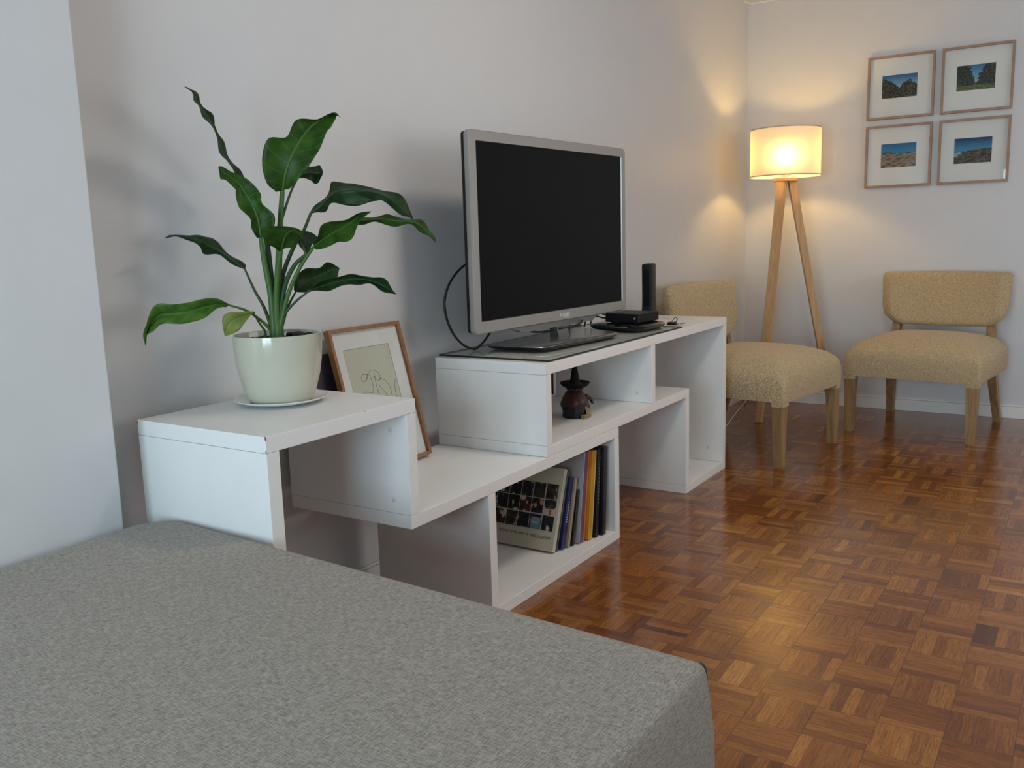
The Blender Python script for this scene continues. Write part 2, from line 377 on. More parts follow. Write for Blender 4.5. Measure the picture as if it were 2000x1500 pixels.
window('window_1', 'x', NEARX, -2.45, -0.78, 0.08, 1.84, 2)
window('window_2', 'y', RIGHTY, 1.2, 4.0, 0.7, 2.2, 3)
def baseboard(name, x0, x1, y0, y1, along):
    bm = bmesh.new(); add_box(bm, x0, x1, y0, y1, 0.0, 0.066, 0.002)
    if along == 'x': add_box(bm, x0, x1, y0+0.004, y1, 0.067, 0.077, 0.002)
    else: add_box(bm, x0+0.004, x1, y0, y1, 0.067, 0.077, 0.002)
    struct(name, bm, M['trim'])
baseboard('baseboard_left', PX, FARX-0.015, -0.014, 0, 'x')
baseboard('baseboard_far', FARX-0.014, FARX, RIGHTY, 0, 'y')
tb = bmesh.new(); add_box(tb, PX, FARX, -0.016, 0, CEIL-0.014, CEIL, 0.003); struct('trim_1', tb, M['trim'])
tb = bmesh.new(); add_box(tb, FARX-0.016, FARX, RIGHTY, -0.016, CEIL-0.014, CEIL, 0.003); struct('trim_2', tb, M['trim'])

# ------------------------------------------------------------------ shelf units
T = 0.0358; FY = -0.5; BY = -0.075
A1, A3, A4 = 0.484, 1.622, 0.789; H1 = 0.7106; ZM = 0.416; ZN = ZM+T
B0, B1, B2, B3, H2 = 1.117, 1.910, 2.257, 2.7435, 0.7118
def panel(name, parent, x0, x1, z0, z1, lab=None):
    g = 0.0003
    o = mesh_obj(name, box(x0+g, x1-g, FY, BY, z0+g, z1-g, 0.0012, 2), M['board'], parent)
    if lab: o['label'] = lab
    return o
def cap(parent, x, y, z):
    bm = bmesh.new(); add_lathe(bm, [(0, 0.0012), (0.0055, 0.0012), (0.0068, 0.0003), (0.0068, 0)], 20)
    bmesh.ops.rotate(bm, verts=bm.verts, cent=(0, 0, 0), matrix=Matrix.Rotation(-PI/2, 3, 'Y'))
    return mesh_obj('screw_cap', bm, M['cap'], parent, (x, y, z), 40)
ua = thing('shelf_unit', 'low white S-shaped shelf unit holding the potted plant, framed drawing and books', 'shelf')
pa = panel('top_panel', ua, 0, A1, H1-T, H1)
panel('side_panel', ua, 0, T, 0, H1-T); p2 = panel('side_panel', ua, A1-T, A1, ZM, H1-T)
panel('shelf_panel', ua, A1-T, A3, ZM-T, ZM); panel('side_panel', ua, A4, A4+T, T, ZM-T); panel('side_panel', ua, A3-T, A3, T, ZM-T)
panel('bottom_panel', ua, A4, A3, 0, T)
cap(p2, A1-T, -0.445, 0.632); cap(p2, A1-T, -0.445, 0.452)
def chip(parent, pts):
    for (x, y, z, sx, sy, sz) in pts:
        bm = bmesh.new(); vs = bmesh.ops.create_icosphere(bm, subdivisions=1, radius=1)['verts']
        for v in vs: v.co = Vector((x+v.co.x*sx, y+v.co.y*sy, z+v.co.z*sz))
        mesh_obj('chipped_edge', bm, M['chip'], parent)
chip(pa, [(0.001, FY+0.0005, H1-0.004, 0.0016, 0.0012, 0.006), (0.0005, FY+0.001, H1-T+0.004, 0.0012, 0.0015, 0.003),
          (0.0005, BY-0.001, H1-0.006, 0.001, 0.0016, 0.005), (0.30, FY+0.0005, H1-0.0006, 0.003, 0.001, 0.001)])
ub = thing('shelf_unit', 'taller white interlocking shelf unit under the television, at right', 'shelf')
panel('top_panel', ub, B0, B3, H2-T, H2); panel('side_panel', ub, B0, B0+T, ZN, H2-T); panel('shelf_panel', ub, B0, B2+T, ZM, ZN)
p5 = panel('side_panel', ub, B1, B1+T, ZN, H2-T); panel('side_panel', ub, B2, B2+T, T, ZM); p7 = panel('side_panel', ub, B3-T, B3, T, H2-T)
panel('bottom_panel', ub, B2, B3, 0, T)
cap(p5, B1, -0.44, 0.49); cap(p5, B1, -0.40, 0.655); cap(p7, B3-T, -0.43, 0.10)

# glass sheet lying on the taller unit
gt = thing('glass_sheet', 'clear dark-edged glass sheet lying on the shelf unit under the television', 'glass sheet', (1.69, -0.27, H2))
gx0, gx1, gy0, gy1 = -0.537, 0.541, -0.222, 0.205
mesh_obj('pane', box(gx0, gx1, gy0, gy1, 0.0006, 0.0055), M['tabletop_glass'], gt)
ge = bmesh.new()
for q in ((gx0-0.0012, gx1+0.0012, gy0-0.0012, gy0), (gx0-0.0012, gx1+0.0012, gy1, gy1+0.0012), (gx0-0.0012, gx0, gy0, gy1), (gx1, gx1+0.0012, gy0, gy1)): add_box(ge, *q, 0.0003, 0.0062)
mesh_obj('polished_edge', ge, M['glassedge'], gt)
GZ = H2+0.0062

# ------------------------------------------------------------------ covered daybed
bed = thing('daybed', 'low daybed in a fitted grey linen cover, filling the foreground', 'bed', (0, 0, 0))
BT = 0.49; bx1a, bx1b = -0.012, -0.078; by0, by1 = -1.472, -0.150
def bed_ring(inset, z, n=10):
    """rounded outline, long edge slightly off square like in the room"""
    pts = []; X0 = -2.10
    def far(y): t = (y-by1)/(by0-by1); return bx1a+(bx1b-bx1a)*t
    cs = [((far(by1)-inset, by1-inset), 0.075, 0), ((X0+inset, by1-inset), 0.07, 1), ((X0+inset, by0+inset), 0.03, 2), ((far(by0)-inset, by0+inset), 0.011, 3)]
    for (cx, cy), rad, q in cs:
        sx, sy = ((-1, -1), (1, -1), (1, 1), (-1, 1))[q]; ox, oy = cx+sx*rad, cy+sy*rad; a0 = (0, 90, 180, 270)[q]
        for k in range(n+1):
            a = math.radians(a0+90*k/n); pts.append((ox+rad*math.cos(a), oy+rad*math.sin(a), z))
    return pts
bm = bmesh.new()
prof = [(0.006, 0.272), (-0.010, 0.268), (-0.012, 0.29), (-0.010, 0.38), (-0.005, 0.44), (-0.002, 0.466), (0.0, 0.478), (0.003, 0.4845), (0.008, 0.4885), (0.016, 0.490)]
add_loft(bm, [bed_ring(i_, z) for i_, z in prof], cap=True)
mesh_obj('fitted_cover', bm, M['linen'], bed, (0, 0, 0.007), smooth=50)
sm = bmesh.new()
def bed_corner_pts(): 
    return [(bx1b-0.0078+o_, by0+0.0078-o_, z) for o_, z in ((0.0, 0.4885), (0.004, 0.483), (0.006, 0.474), (0.0075, 0.45), (0.0105, 0.41), (0.0125, 0.36), (0.0125, 0.28))]
add_tube(sm, catmull(bed_corner_pts(), 4), 0.0016, 6)
mesh_obj('corner_seam', sm, M['piping'], bed, (0, 0, 0.007), smooth=60)
s2 = bmesh.new(); add_tube(s2, [(x, by0+0.0045, 0.4835) for x in [-2.0+i*0.05 for i in range(38)]], 0.0022, 6); mesh_obj('edge_seam', s2, M['linen'], bed, (0, 0, 0.007), smooth=60)
mesh_obj('bed_base', box(-2.04, -0.16, -1.39, -0.22, 0.09, 0.30, 0.005), M['artwood'], bed)
for x in (-1.98, -0.24):
    for y in (-1.33, -0.28): mesh_obj('leg', box(x-0.03, x+0.03, y-0.03, y+0.03, 0, 0.09, 0.004), M['artwood'], bed)

# ------------------------------------------------------------------ television
tv = thing('television', 'large silver-framed flat television standing switched off on the white unit', 'television', (1.592, -0.275, GZ), math.radians(-3.0))
tw, zb, zt = 0.497, 0.794-GZ, 1.432-GZ
def rrect(hw, z0, z1, rad, y, n=5):
    pts = []
    for (cx, cz, a0) in ((hw-rad, z1-rad, 0), (-hw+rad, z1-rad, 90), (-hw+rad, z0+rad, 180), (hw-rad, z0+rad, 270)):
        for k in range(n+1):
            a = math.radians(a0+90*k/n); pts.append((cx+rad*math.cos(a), y, cz+rad*math.sin(a)))
    return pts
bw, bwb = 0.034, 0.040
bm = bmesh.new()
add_loft(bm, [rrect(tw-0.002, zb+0.002, zt-0.002, 0.014, 0.012), rrect(tw, zb, zt, 0.016, 0.008), rrect(tw, zb, zt, 0.016, -0.006), rrect(tw-0.004, zb+0.004, zt-0.004, 0.014, -0.0105),
    rrect(tw-bw+0.001, zb+bwb-0.001, zt-bw+0.001, 0.003, -0.0105), rrect(tw-bw, zb+bwb, zt-bw, 0.003, -0.0085), rrect(tw-bw, zb+bwb, zt-bw, 0.003, 0.0)], cap=False)
mesh_obj('bezel', bm, M['silver'], tv, smooth=35)
mesh_obj('screen', box(-tw+bw-0.002, tw-bw+0.002, -0.006, 0.0, zb+bwb-0.002, zt-bw+0.002), M['screen'], tv)
bm = bmesh.new(); add_loft(bm, [rrect(tw-0.003, zb+0.003, zt-0.003, 0.014, 0.012), rrect(tw-0.003, zb+0.003, zt-0.003, 0.014, 0.024), rrect(tw-0.06, zb+0.03, zt-0.06, 0.02, 0.034), rrect(tw-0.22, zb+0.05, zt-0.2, 0.03, 0.065)])
mesh_obj('back_shell', bm, M['blackgloss'], tv, smooth=35)
bm = bmesh.new(); add_loft(bm, [[(-0.30, 0.004, zb+0.004), (0.30, 0.004, zb+0.004), (0.30, 0.036, zb+0.004), (-0.30, 0.036, zb+0.004)], [(-0.20, 0.010, zb-0.022), (0.26, 0.010, zb-0.022), (0.26, 0.032, zb-0.022), (-0.20, 0.032, zb-0.022)]]); bevel_all(bm, 0.004)
mesh_obj('speaker_bar', bm, M['silver'], tv)
# stand: flat shield-shaped foot, dark below, brushed on top
foot = [(-0.292, 0.112), (-0.290, 0.095), (-0.276, -0.070), (-0.262, -0.098), (-0.235, -0.108), (0.19, -0.125), (0.225, -0.115), (0.245, -0.095), (0.325, 0.085), (0.322, 0.11), (0.305, 0.122), (-0.27, 0.125)]
def foot_ring(s_, z): return [(x*s_, -0.01+(y)*s_, z) for x, y in foot]
bm = bmesh.new(); add_loft(bm, [foot_ring(0.90, 0.0), foot_ring(0.97, 0.006), foot_ring(1.0, 0.013)]); mesh_obj('stand_underside', bm, M['blackgloss'], tv, smooth=30)
bm = bmesh.new(); add_loft(bm, [foot_ring(1.0, 0.0132), foot_ring(1.0, 0.0150), foot_ring(0.98, 0.0168)]); mesh_obj('stand_top', bm, M['standtop'], tv, smooth=30)
bm = bmesh.new(); add_loft(bm, [[(0.035, 0.02, 0.016), (0.095, 0.02, 0.016), (0.09, 0.06, 0.016), (0.035, 0.06, 0.016)], [(0.020, 0.02, 0.05), (0.10, 0.02, 0.05), (0.10, 0.05, 0.05), (0.020, 0.05, 0.05)], [(0.0, 0.025, 0.12), (0.12, 0.025, 0.12), (0.12, 0.05, 0.12), (0.0, 0.05, 0.12)]]); bevel_all(bm, 0.004)
mesh_obj('stand_neck', bm, M['standtop'], tv)
text_mesh('brand_lettering', 'PHILIPS', 0.021, M['logo'], tv, Matrix.Translation((0.03, -0.0108, zb+0.019)) @ Matrix.Rotation(PI/2, 4, 'X'))
tag(mesh_obj('antenna_cable', tube([(1.40, -0.16, 1.07), (1.30, -0.135, 1.035), (1.215, -0.125, 1.003), (1.155, -0.12, 0.957), (1.122, -0.12, 0.90), (1.130, -0.12, 0.84), (1.165, -0.12, 0.785), (1.215, -0.12, 0.745), (1.265, -0.12, 0.7255), (1.295, -0.12, 0.7235), (1.345, -0.12, 0.745), (1.40, -0.12, 0.785), (1.44, -0.13, 0.83)], 0.0042, 8), M['cable'], None, smooth=60), 'thick black cable looping out behind the left edge of the television', 'cable')
tag(mesh_obj('power_cable', tube([(1.84, -0.17, 0.86), (1.87, -0.165, 0.80), (1.90, -0.15, 0.755), (1.95, -0.12, 0.7225), (2.05, -0.085, 0.7225), (2.12, -0.082, 0.7225)], 0.0035, 8), M['cable'], None, smooth=60), 'short black cable dropping from the underside of the television, right of its foot', 'cable')
tag(mesh_obj('signal_cable', tube([(1.49, -0.16, 0.784), (1.51, -0.17, 0.776), (1.545, -0.185, 0.758), (1.60, -0.21, 0.752), (1.64, -0.270, 0.764), (1.69, -0.292, 0.770), (1.735, -0.292, 0.775), (1.765, -0.280, 0.780)], 0.0036, 8), M['cable'], None, smooth=60), 'tangled black cable in front of the neck of the television stand', 'cable')

# ------------------------------------------------------------------ boxes beside the television
rec = thing('media_box', 'flat black oval-cornered player under the smaller black box, on the glass sheet', 'media box', (2.095, -0.312, GZ), math.radians(-6))
bm = bmesh.new()
def rr2(hx, hy, rad, z, n=5):
    pts = []
    for (cx, cy, a0) in ((hx-rad, hy-rad, 0), (-hx+rad, hy-rad, 90), (-hx+rad, -hy+rad, 180), (hx-rad, -hy+rad, 270)):
        for k in range(n+1):
            a = math.radians(a0+90*k/n); pts.append((cx+rad*math.cos(a), cy+rad*math.sin(a), z))
    return pts
add_loft(bm, [rr2(0.098, 0.110, 0.03, 0.0), rr2(0.112, 0.124, 0.045, 0.008), rr2(0.118, 0.130, 0.05, 0.018), rr2(0.114, 0.126, 0.048, 0.022), rr2(0.095, 0.095, 0.03, 0.028)])
mesh_obj('body', bm, M['blackgloss'], rec, smooth=40)
bm = bmesh.new(); add_box(bm, -0.1190, -0.1165, -0.07, 0.01, 0.0165, 0.0185); mesh_obj('status_strip', bm, M['leddot'], rec)
stb = thing('media_box', 'small square black set-top box stacked on the flat black player', 'media box', (2.100, -0.330, GZ+0.0283), math.radians(-6))
mesh_obj('body', box(-0.080, 0.080, -0.078, 0.078, 0.003, 0.038, 0.003), M['black'], stb)
for x in (-0.06, 0.06):
    for y in (-0.055, 0.055):
        bm = bmesh.new(); add_lathe(bm, [(0, 0), (0.008, 0), (0.008, 0.0035), (0, 0.0035)], 12); mesh_obj('rubber_foot', bm, M['black'], stb, (x, y, 0))
bm = bmesh.new(); add_lathe(bm, [(0, 0.002), (0.004, 0.0015), (0.005, 0)], 14); bmesh.ops.rotate(bm, verts=bm.verts, cent=(0, 0, 0), matrix=Matrix.Rotation(-PI/2, 3, 'Y')); mesh_obj('power_button', bm, M['leddot'], stb, (-0.080, -0.060, 0.02))
tag(mesh_obj('box_cable', tube([(2.055, -0.262, GZ+0.048), (2.055, -0.225, GZ+0.044), (2.06, -0.190, GZ+0.050), (2.065, -0.160, GZ+0.048), (2.068, -0.135, GZ+0.032), (2.07, -0.125, GZ+0.004)], 0.0032, 8), M['cable'], None, smooth=60), 'thin black cable plugged into the side of the set-top box', 'cable')
tag(mesh_obj('box_cable', tube([(2.07, -0.262, GZ+0.052), (2.07, -0.215, GZ+0.058), (2.075, -0.180, GZ+0.070), (2.08, -0.160, GZ+0.058), (2.08, -0.152, GZ+0.025), (2.08, -0.150, GZ+0.004)], 0.0026, 8), M['cable'], None, smooth=60), 'second thin black cable curling up then down left of the set-top box', 'cable')
mod = thing('modem', 'tall slim black modem standing upright behind the set-top box', 'modem', (2.605, -0.178, H2), math.radians(13))
bm = bmesh.new()
add_loft(bm, [rr2(0.062, 0.032, 0.012, 0.0), rr2(0.060, 0.029, 0.012, 0.010), rr2(0.056, 0.0235, 0.010, 0.05), rr2(0.055, 0.0225, 0.010, 0.10), rr2(0.055, 0.0235, 0.010, 0.240), rr2(0.053, 0.0225, 0.010, 0.247), rr2(0.045, 0.017, 0.008, 0.250)])
mesh_obj('body', bm, M['black'], mod, smooth=45)
bm = bmesh.new(); add_box(bm, -0.0562, -0.0550, -0.013, 0.013, 0.06, 0.225, 0.0004, 1); mesh_obj('gloss_front', bm, M['blackgloss'], mod)
kx, ky = 2.335, -0.402
kr = thing('key_ring', 'bunch of keys on a ring lying on the white unit, right of the black boxes', 'keys', (kx, ky, H2))
bm = bmesh.new(); add_tube(bm, [(0.017*math.cos(a), 0.017*math.sin(a), 0.004+0.012*(1+math.cos(a))) for a in [2*PI*i/28 for i in range(29)]], 0.0009, 6, False); mesh_obj('ring', bm, M['steel'], kr, (-0.040, 0.016, 0), 60)
def key(ax_, zoff, length, m_):
    bm = bmesh.new(); add_lathe(bm, [(0.004, 0), (0.0115, 0), (0.0115, 0.0024), (0.004, 0.0024), (0.004, 0)], 18)
    add_box(bm, 0.010, length, -0.0035, 0.0035, 0.0003, 0.0021)
    for i in range(4): add_box(bm, length-0.008-i*0.006, length-0.0055-i*0.006, -0.0055-(i % 2)*0.001, -0.0035, 0.0003, 0.0021)
    bmesh.ops.rotate(bm, verts=bm.verts, cent=(0, 0, 0), matrix=Matrix.Rotation(ax_, 3, 'Z') @ Matrix.Rotation(-0.06, 3, 'Y'))
    return mesh_obj('key', bm, m_, kr, (0.0, 0, zoff))
key(-1.75, 0.0006, 0.058, M['steel']); key(-1.45, 0.0035, 0.060, M['black']); key(-2.05, 0.0065, 0.052, M['steel'])
bm = bmesh.new(); add_loft(bm, [rr2(0.014, 0.019, 0.006, 0.0005), rr2(0.016, 0.021, 0.008, 0.006), rr2(0.012, 0.017, 0.006, 0.012)]); mesh_obj('fob', bm, M['black'], kr, (-0.002, -0.004, 0.0), 40)
bm = bmesh.new(); add_tube(bm, catmull([(0, 0, 0.011), (0.012, -0.004, 0.022), (0.022, -0.010, 0.030), (0.026, -0.016, 0.024), (0.016, -0.016, 0.013), (0.006, -0.008, 0.011)], 5), 0.0016, 6); mesh_obj('loop_strap', bm, M['black'], kr, (0, 0, 0), 60)

# ------------------------------------------------------------------ witch figurine in the cubby
wt = thing('figurine', 'small dark witch figurine in a pointed hat inside the television unit', 'figurine', (1.565, -0.355, ZN))
WR = {'hat': mat('figurine_hat', (0.004, 0.004, 0.005), 0.7, spec=0.2), 'robe': mat('figurine_robe', (0.050, 0.008, 0.006), 0.4), 'skirt': mat('figurine_skirt', (0.006, 0.006, 0.009), 0.5), 'bone': mat('figurine_straw', (0.26, 0.19, 0.09), 0.8), 'skin': mat('figurine_skin', (0.03, 0.012, 0.01), 0.5)}
bm = bmesh.new(); add_lathe(bm, [(0, 0), (0.044, 0), (0.048, 0.008), (0.046, 0.022), (0.049, 0.035), (0.0475, 0.045), (0, 0.047)], 32)
for v in bm.verts:
    a = math.atan2(v.co.y, v.co.x); k = 1+0.05*math.sin(5*a+1)+0.03*math.sin(9*a); v.co.x *= k; v.co.y *= k
mesh_obj('skirt', bm, WR['skirt'], wt, smooth=60)
bm = bmesh.new(); add_lathe(bm, [(0, 0.040), (0.050, 0.042), (0.052, 0.052), (0.047, 0.066), (0.040, 0.080), (0.033, 0.092), (0.022, 0.100), (0, 0.102)], 32)
for v in bm.verts:
    a = math.atan2(v.co.y, v.co.x); k = 1+0.06*math.sin(3*a+2); v.co.x *= k; v.co.y *= k; v.co.z += 0.004*math.sin(2*a)
mesh_obj('robe', bm, WR['robe'], wt, smooth=60)
bm = bmesh.new(); add_lathe(bm, [(0, 0.088), (0.022, 0.092), (0.031, 0.102), (0.030, 0.116), (0.02, 0.124), (0, 0.126)], 24); mesh_obj('head', bm, WR['skin'], wt, smooth=80)
bm = bmesh.new(); add_tube(bm, [(-0.024, -0.014, 0.108), (-0.034, -0.020, 0.105), (-0.040, -0.024, 0.100)], lambda t: 0.006*(1-0.6*t), 8); mesh_obj('nose', bm, WR['skin'], wt, smooth=60)
bm = bmesh.new(); add_lathe(bm, [(0, 0.108), (0.030, 0.106), (0.046, 0.114), (0.054, 0.124), (0.053, 0.127), (0.040, 0.121), (0.022, 0.120), (0.017, 0.135), (0.012, 0.165), (0.006, 0.200), (0.0, 0.219)], 32)
mesh_obj('hat', bm, WR['hat'], wt, smooth=60)
bm = bmesh.new()
for i in range(7):
    a = -1.75+i*0.10; add_tube(bm, [(0.040*math.cos(a), 0.040*math.sin(a), 0.052), (0.050*math.cos(a), 0.050*math.sin(a), 0.028), (0.056*math.cos(a), 0.056*math.sin(a), 0.003)], 0.0024, 6)
mesh_obj('broom', bm, WR['bone'], wt, smooth=60)
bm = bmesh.new()
for i in range(2): add_box(bm, -0.036+i*0.004, -0.010+i*0.002, -0.056, -0.040, 0.001+i*0.007, 0.007+i*0.007, 0.0015)
mesh_obj('little_books', bm, WR['bone'], wt)
bm = bmesh.new(); add_tube(bm, catmull([(0.02, -0.03, 0.075), (0.042, -0.040, 0.062), (0.036, -0.052, 0.048)], 4), lambda t: 0.009-0.004*t, 8); mesh_obj('arm', bm, WR['robe'], wt, smooth=60)

# ------------------------------------------------------------------ books
def cover_fn(u_, v_):
    """u from the back of the shelf to the front edge, v up"""
    cream = (0.50, 0.47, 0.36)
    if v_ < 0.225 or v_ > 0.80 or u_ > 0.965: return cream
    cu = (0.965-u_)/0.185; cv = (v_-0.225)/0.1917; ci, cj = int(cu), int(cv); fu, fv = cu-ci, cv-cj
    if fu < 0.05 or fv < 0.055: return (0.42, 0.40, 0.33)
    rs = random.Random(ci*31+cj*7+3); hue = rs.choice([(0.10, 0.03, 0.02), (0.03, 0.03, 0.04), (0.05, 0.05, 0.03), (0.02, 0.02, 0.03), (0.07, 0.05, 0.03)])
    if (ci, cj) == (1, 0) and 0.1 < fu < 0.9 and fv < 0.8: return lerp3((0.10, 0.20, 0.26), (0.20, 0.32, 0.38), fv) if not (0.45 < fv < 0.53 and 0.3 < fu < 0.8) else (0.5, 0.52, 0.5)
    if (ci, cj) == (0, 1) and (fv < 0.42 or abs(fu-0.5)*1.1 + 0.1 > fv*1.05): return (0.50, 0.45, 0.33) if abs(fu-0.45) > 0.1 or fv > 0.4 else (0.35, 0.10, 0.04)
    n_ = nz2(fu*2.2+ci*5, fv*2.2+cj*9, 1.7)
    c = lerp3((0.006, 0.006, 0.007), hue, 0.5+n_)
    if n_ > 0.42: c = rs.choice([(0.5, 0.45, 0.36), (0.35, 0.22, 0.12), (0.45, 0.43, 0.4)])
    return c
def book(label, xr, yf, dep, h, th, deg, cm, pm, group='books in the low cubby', spine=None):
    b = thing('book', label, 'book', (xr, yf, T+0.0006), 0, group); b.rotation_euler = (0, math.radians(deg), 0)
    bm = bmesh.new(); c = 0.0025 if th > 0.012 else 0.001
    add_box(bm, -th, -th+c, 0, dep, 0, h); add_box(bm, -c, 0, 0, dep, 0, h); add_box(bm, -th, 0, -0.0015, c, 0, h, 0.001)
    mesh_obj('cover', bm, cm, b)
    mesh_obj('pages', box(-th+c, -c, c, dep-0.004, 0.003, h-0.003), pm, b)
    return b
PG = mat('book_pages', (0.50, 0.45, 0.34), 0.9)
C_ = {k: mat('cover_'+k, v, 0.4) for k, v in dict(cream=(0.50, 0.47, 0.36), olive=(0.07, 0.08, 0.06), navy=(0.010, 0.016, 0.085), tan=(0.34, 0.28, 0.20), ink=(0.012, 0.012, 0.014), violet=(0.13, 0.075, 0.17), pale=(0.42, 0.41, 0.40), coral=(0.62, 0.13, 0.05), amber=(0.55, 0.27, 0.015), jet=(0.008, 0.008, 0.009)).items()}
defs = [('big', 'large cream cookbook leaning with a grid of food photos on its cover', 0.262, 0.285, 0.020, 20.0, 'cream'),
        ('olive', 'thin dark olive book between the large cream cookbook and the navy book', 0.25, 0.272, 0.007, 19.6, 'olive'),
        ('navy', 'navy blue book with small white spine lettering, leaning beside the cookbook', 0.22, 0.245, 0.024, 17.8, 'navy'),
        ('tan', 'tan paperback right of the navy blue book', 0.20, 0.240, 0.015, 16.0, 'tan'),
        ('ink', 'short black book between the tan paperback and the violet book', 0.19, 0.195, 0.014, 14.0, 'ink'),
        ('violet', 'tall book with a violet spine and pale cover, leaning mid row', 0.22, 0.318, 0.022, 10.0, 'pale'),
        ('coral', 'thin coral red book between the violet and yellow books', 0.22, 0.322, 0.008, 9.4, 'coral'),
        ('amber', 'tall golden yellow book in the row', 0.22, 0.316, 0.030, 8.2, 'amber'),
        ('jet1', 'tall black book directly right of the golden yellow book', 0.23, 0.318, 0.020, 6.2, 'jet'),
        ('jet2', 'rightmost tall black book, nearest the cubby side', 0.24, 0.318, 0.024, 3.6, 'jet')]
xr = 1.545; nxt = None; pos = {}
for d in reversed(defs):
    k, lab, dep, h, th, deg, cm = d; tn = math.tan(math.radians(deg))
    if nxt:
        xl, tn2, h2 = nxt; hh = min(h*math.cos(math.radians(deg)), h2); xr = xl-0.0015-max(0.0, hh*(tn-tn2))
    pos[k] = xr; xn = xr-th/math.cos(math.radians(deg)); nxt = (xn, tn, h*math.cos(math.radians(deg)))
bks = {}
for i, d in enumerate(defs):
    k, lab, dep, h, th, deg, cm = d; yf = -0.418-0.062*(pos[k]-pos['big'])/(pos['jet2']-pos['big'])
    bks[k] = book(lab, pos[k], yf, dep, h, th, deg, C_[cm], PG)
big = bks['big']; th = 0.020
picture('cover_print', 120, 130, cover_fn, (-th-0.0006, 0.262, 0.0), (0, -0.262, 0), (0, 0, 0.285), M['print'], big)
mw = Matrix(((0, 0, -1, -th-0.0008), (1, 0, 0, 0.118), (0, -1, 0, 0.045), (0, 0, 0, 1)))
text_mesh('title_lettering', 'ARGENTINA, el valor de la comida', 0.0145, M['ink'], big, mw, 0.0001)
def spine_strip(b, m_, x0, x1, z0, z1, nm='spine_lettering'): mesh_obj(nm, box(x0, x1, -0.0022, -0.0014, z0, z1), m_, b)
WH = mat('white_print', (0.62, 0.62, 0.6), 0.6)
bm = bmesh.new()
for i in range(9): add_box(bm, -0.0150, -0.0105, -0.0022, -0.0014, 0.09+i*0.0085, 0.0955+i*0.0085)
mesh_obj('spine_lettering', bm, WH, bks['navy'])
spine_strip(bks['violet'], C_['violet'], -0.0185, -0.0002, 0.0, 0.318, 'violet_spine'); spine_strip(bks['amber'], mat('pale_yellow', (0.66, 0.52, 0.26), 0.6), -0.005, -0.0005, 0, 0.316, 'pale_spine_edge')
bm = bmesh.new()
for i in range(14): add_box(bm, -0.0118, -0.0090, -0.0022, -0.0014, 0.12+i*0.0125, 0.128+i*0.0125)
mesh_obj('spine_lettering', bm, mat('grey_print', (0.2, 0.21, 0.22), 0.6), bks['jet1'])
bm = bmesh.new()
for i in range(8): add_box(bm, -0.0138, -0.0112, -0.0022, -0.0014, 0.13+i*0.0105, 0.137+i*0.0105)
mesh_obj('spine_lettering', bm, bpy.data.materials['grey_print'], bks['jet2'])
tag(mesh_obj('wall_strip', box(1.895, 1.905, -0.068, -0.040, 0.46, 0.60, 0.002), M['ink'], None), 'small dark upright strip seen at the back left of the figurine cubby', 'strip')

# ------------------------------------------------------------------ framed drawing leaning on the low shelf
def frame_parts(parent, wd, ht, fw, dp, wood, photo=None):
    """picture frame in its own plane: x right, z up, front faces -y; origin bottom centre back"""
    bm = bmesh.new(); a, b = wd/2, wd/2-fw
    for (o0, i0) in (((-a, 0), (-b, fw)),):
        O = [(-a, 0), (a, 0), (a, ht), (-a, ht)]; I = [(-b, fw), (b, fw), (b, ht-fw), (-b, ht-fw)]
        for k in range(4):
            j = (k+1) % 4; q = [O[k], O[j], I[j], I[k]]
            add_loft(bm, [[(x, -dp, z) for x, z in q], [(x, 0, z) for x, z in q]])
    bmesh.ops.remove_doubles(bm, verts=bm.verts, dist=0.0)
    mesh_obj('frame', bm, wood, parent)
    mesh_obj('mat_board', box(-b-0.002, b+0.002, -0.009, -0.003, fw-0.002, ht-fw+0.002), M['matboard'], parent)
    mesh_obj('glass', box(-b, b, -0.0125, -0.0115, fw, ht-fw), M['pane'], parent)
fd = thing('framed_drawing', 'brown wooden frame with a cream line drawing, leaning against the wall behind the pot', 'picture', (0.8165, -0.137, ZM+0.004))
fd.rotation_euler = (-math.atan2(0.112, 0.425), 0, 0)
frame_parts(fd, 0.320, 0.437, 0.011, 0.020, M['artwood'])
mesh_obj('drawing', box(-0.108, 0.093, -0.0098, -0.0091, 0.10, 0.372), M['paper'], fd)
bm = bmesh.new()
LINES = [[(-0.045, 0.268), (-0.030, 0.290), (-0.010, 0.300), (0.012, 0.292), (0.022, 0.276), (0.012, 0.262), (0.000, 0.272), (-0.004, 0.285)],
         [(-0.030, 0.288), (-0.052, 0.292), (-0.062, 0.280), (-0.056, 0.270), (-0.040, 0.275), (-0.028, 0.288)],
         [(-0.024, 0.290), (-0.020, 0.262), (-0.022, 0.238), (-0.030, 0.232), (-0.046, 0.236), (-0.062, 0.238), (-0.076, 0.225), (-0.080, 0.198), (-0.076, 0.170)],
         [(-0.004, 0.285), (-0.004, 0.240), (0.000, 0.200), (0.014, 0.182), (0.032, 0.190), (0.036, 0.206), (0.022, 0.230), (0.006, 0.250)],
         [(0.014, 0.270), (0.036, 0.262), (0.052, 0.238), (0.052, 0.208), (0.040, 0.188), (0.030, 0.178)],
         [(0.010, 0.206), (0.022, 0.214), (0.032, 0.205), (0.024, 0.196), (0.012, 0.200)], [(-0.046, 0.190), (-0.028, 0.196), (-0.012, 0.192), (0.004, 0.186)],
         [(0.093, 0.262), (0.082, 0.250), (0.074, 0.226), (0.074, 0.198), (0.078, 0.170), (0.084, 0.150)]]
for L_ in LINES: add_tube(bm, catmull([(x, -0.0100, z) for x, z in L_], 6), 0.0006, 4)
mesh_obj('ink_line', bm, M['ink'], fd)
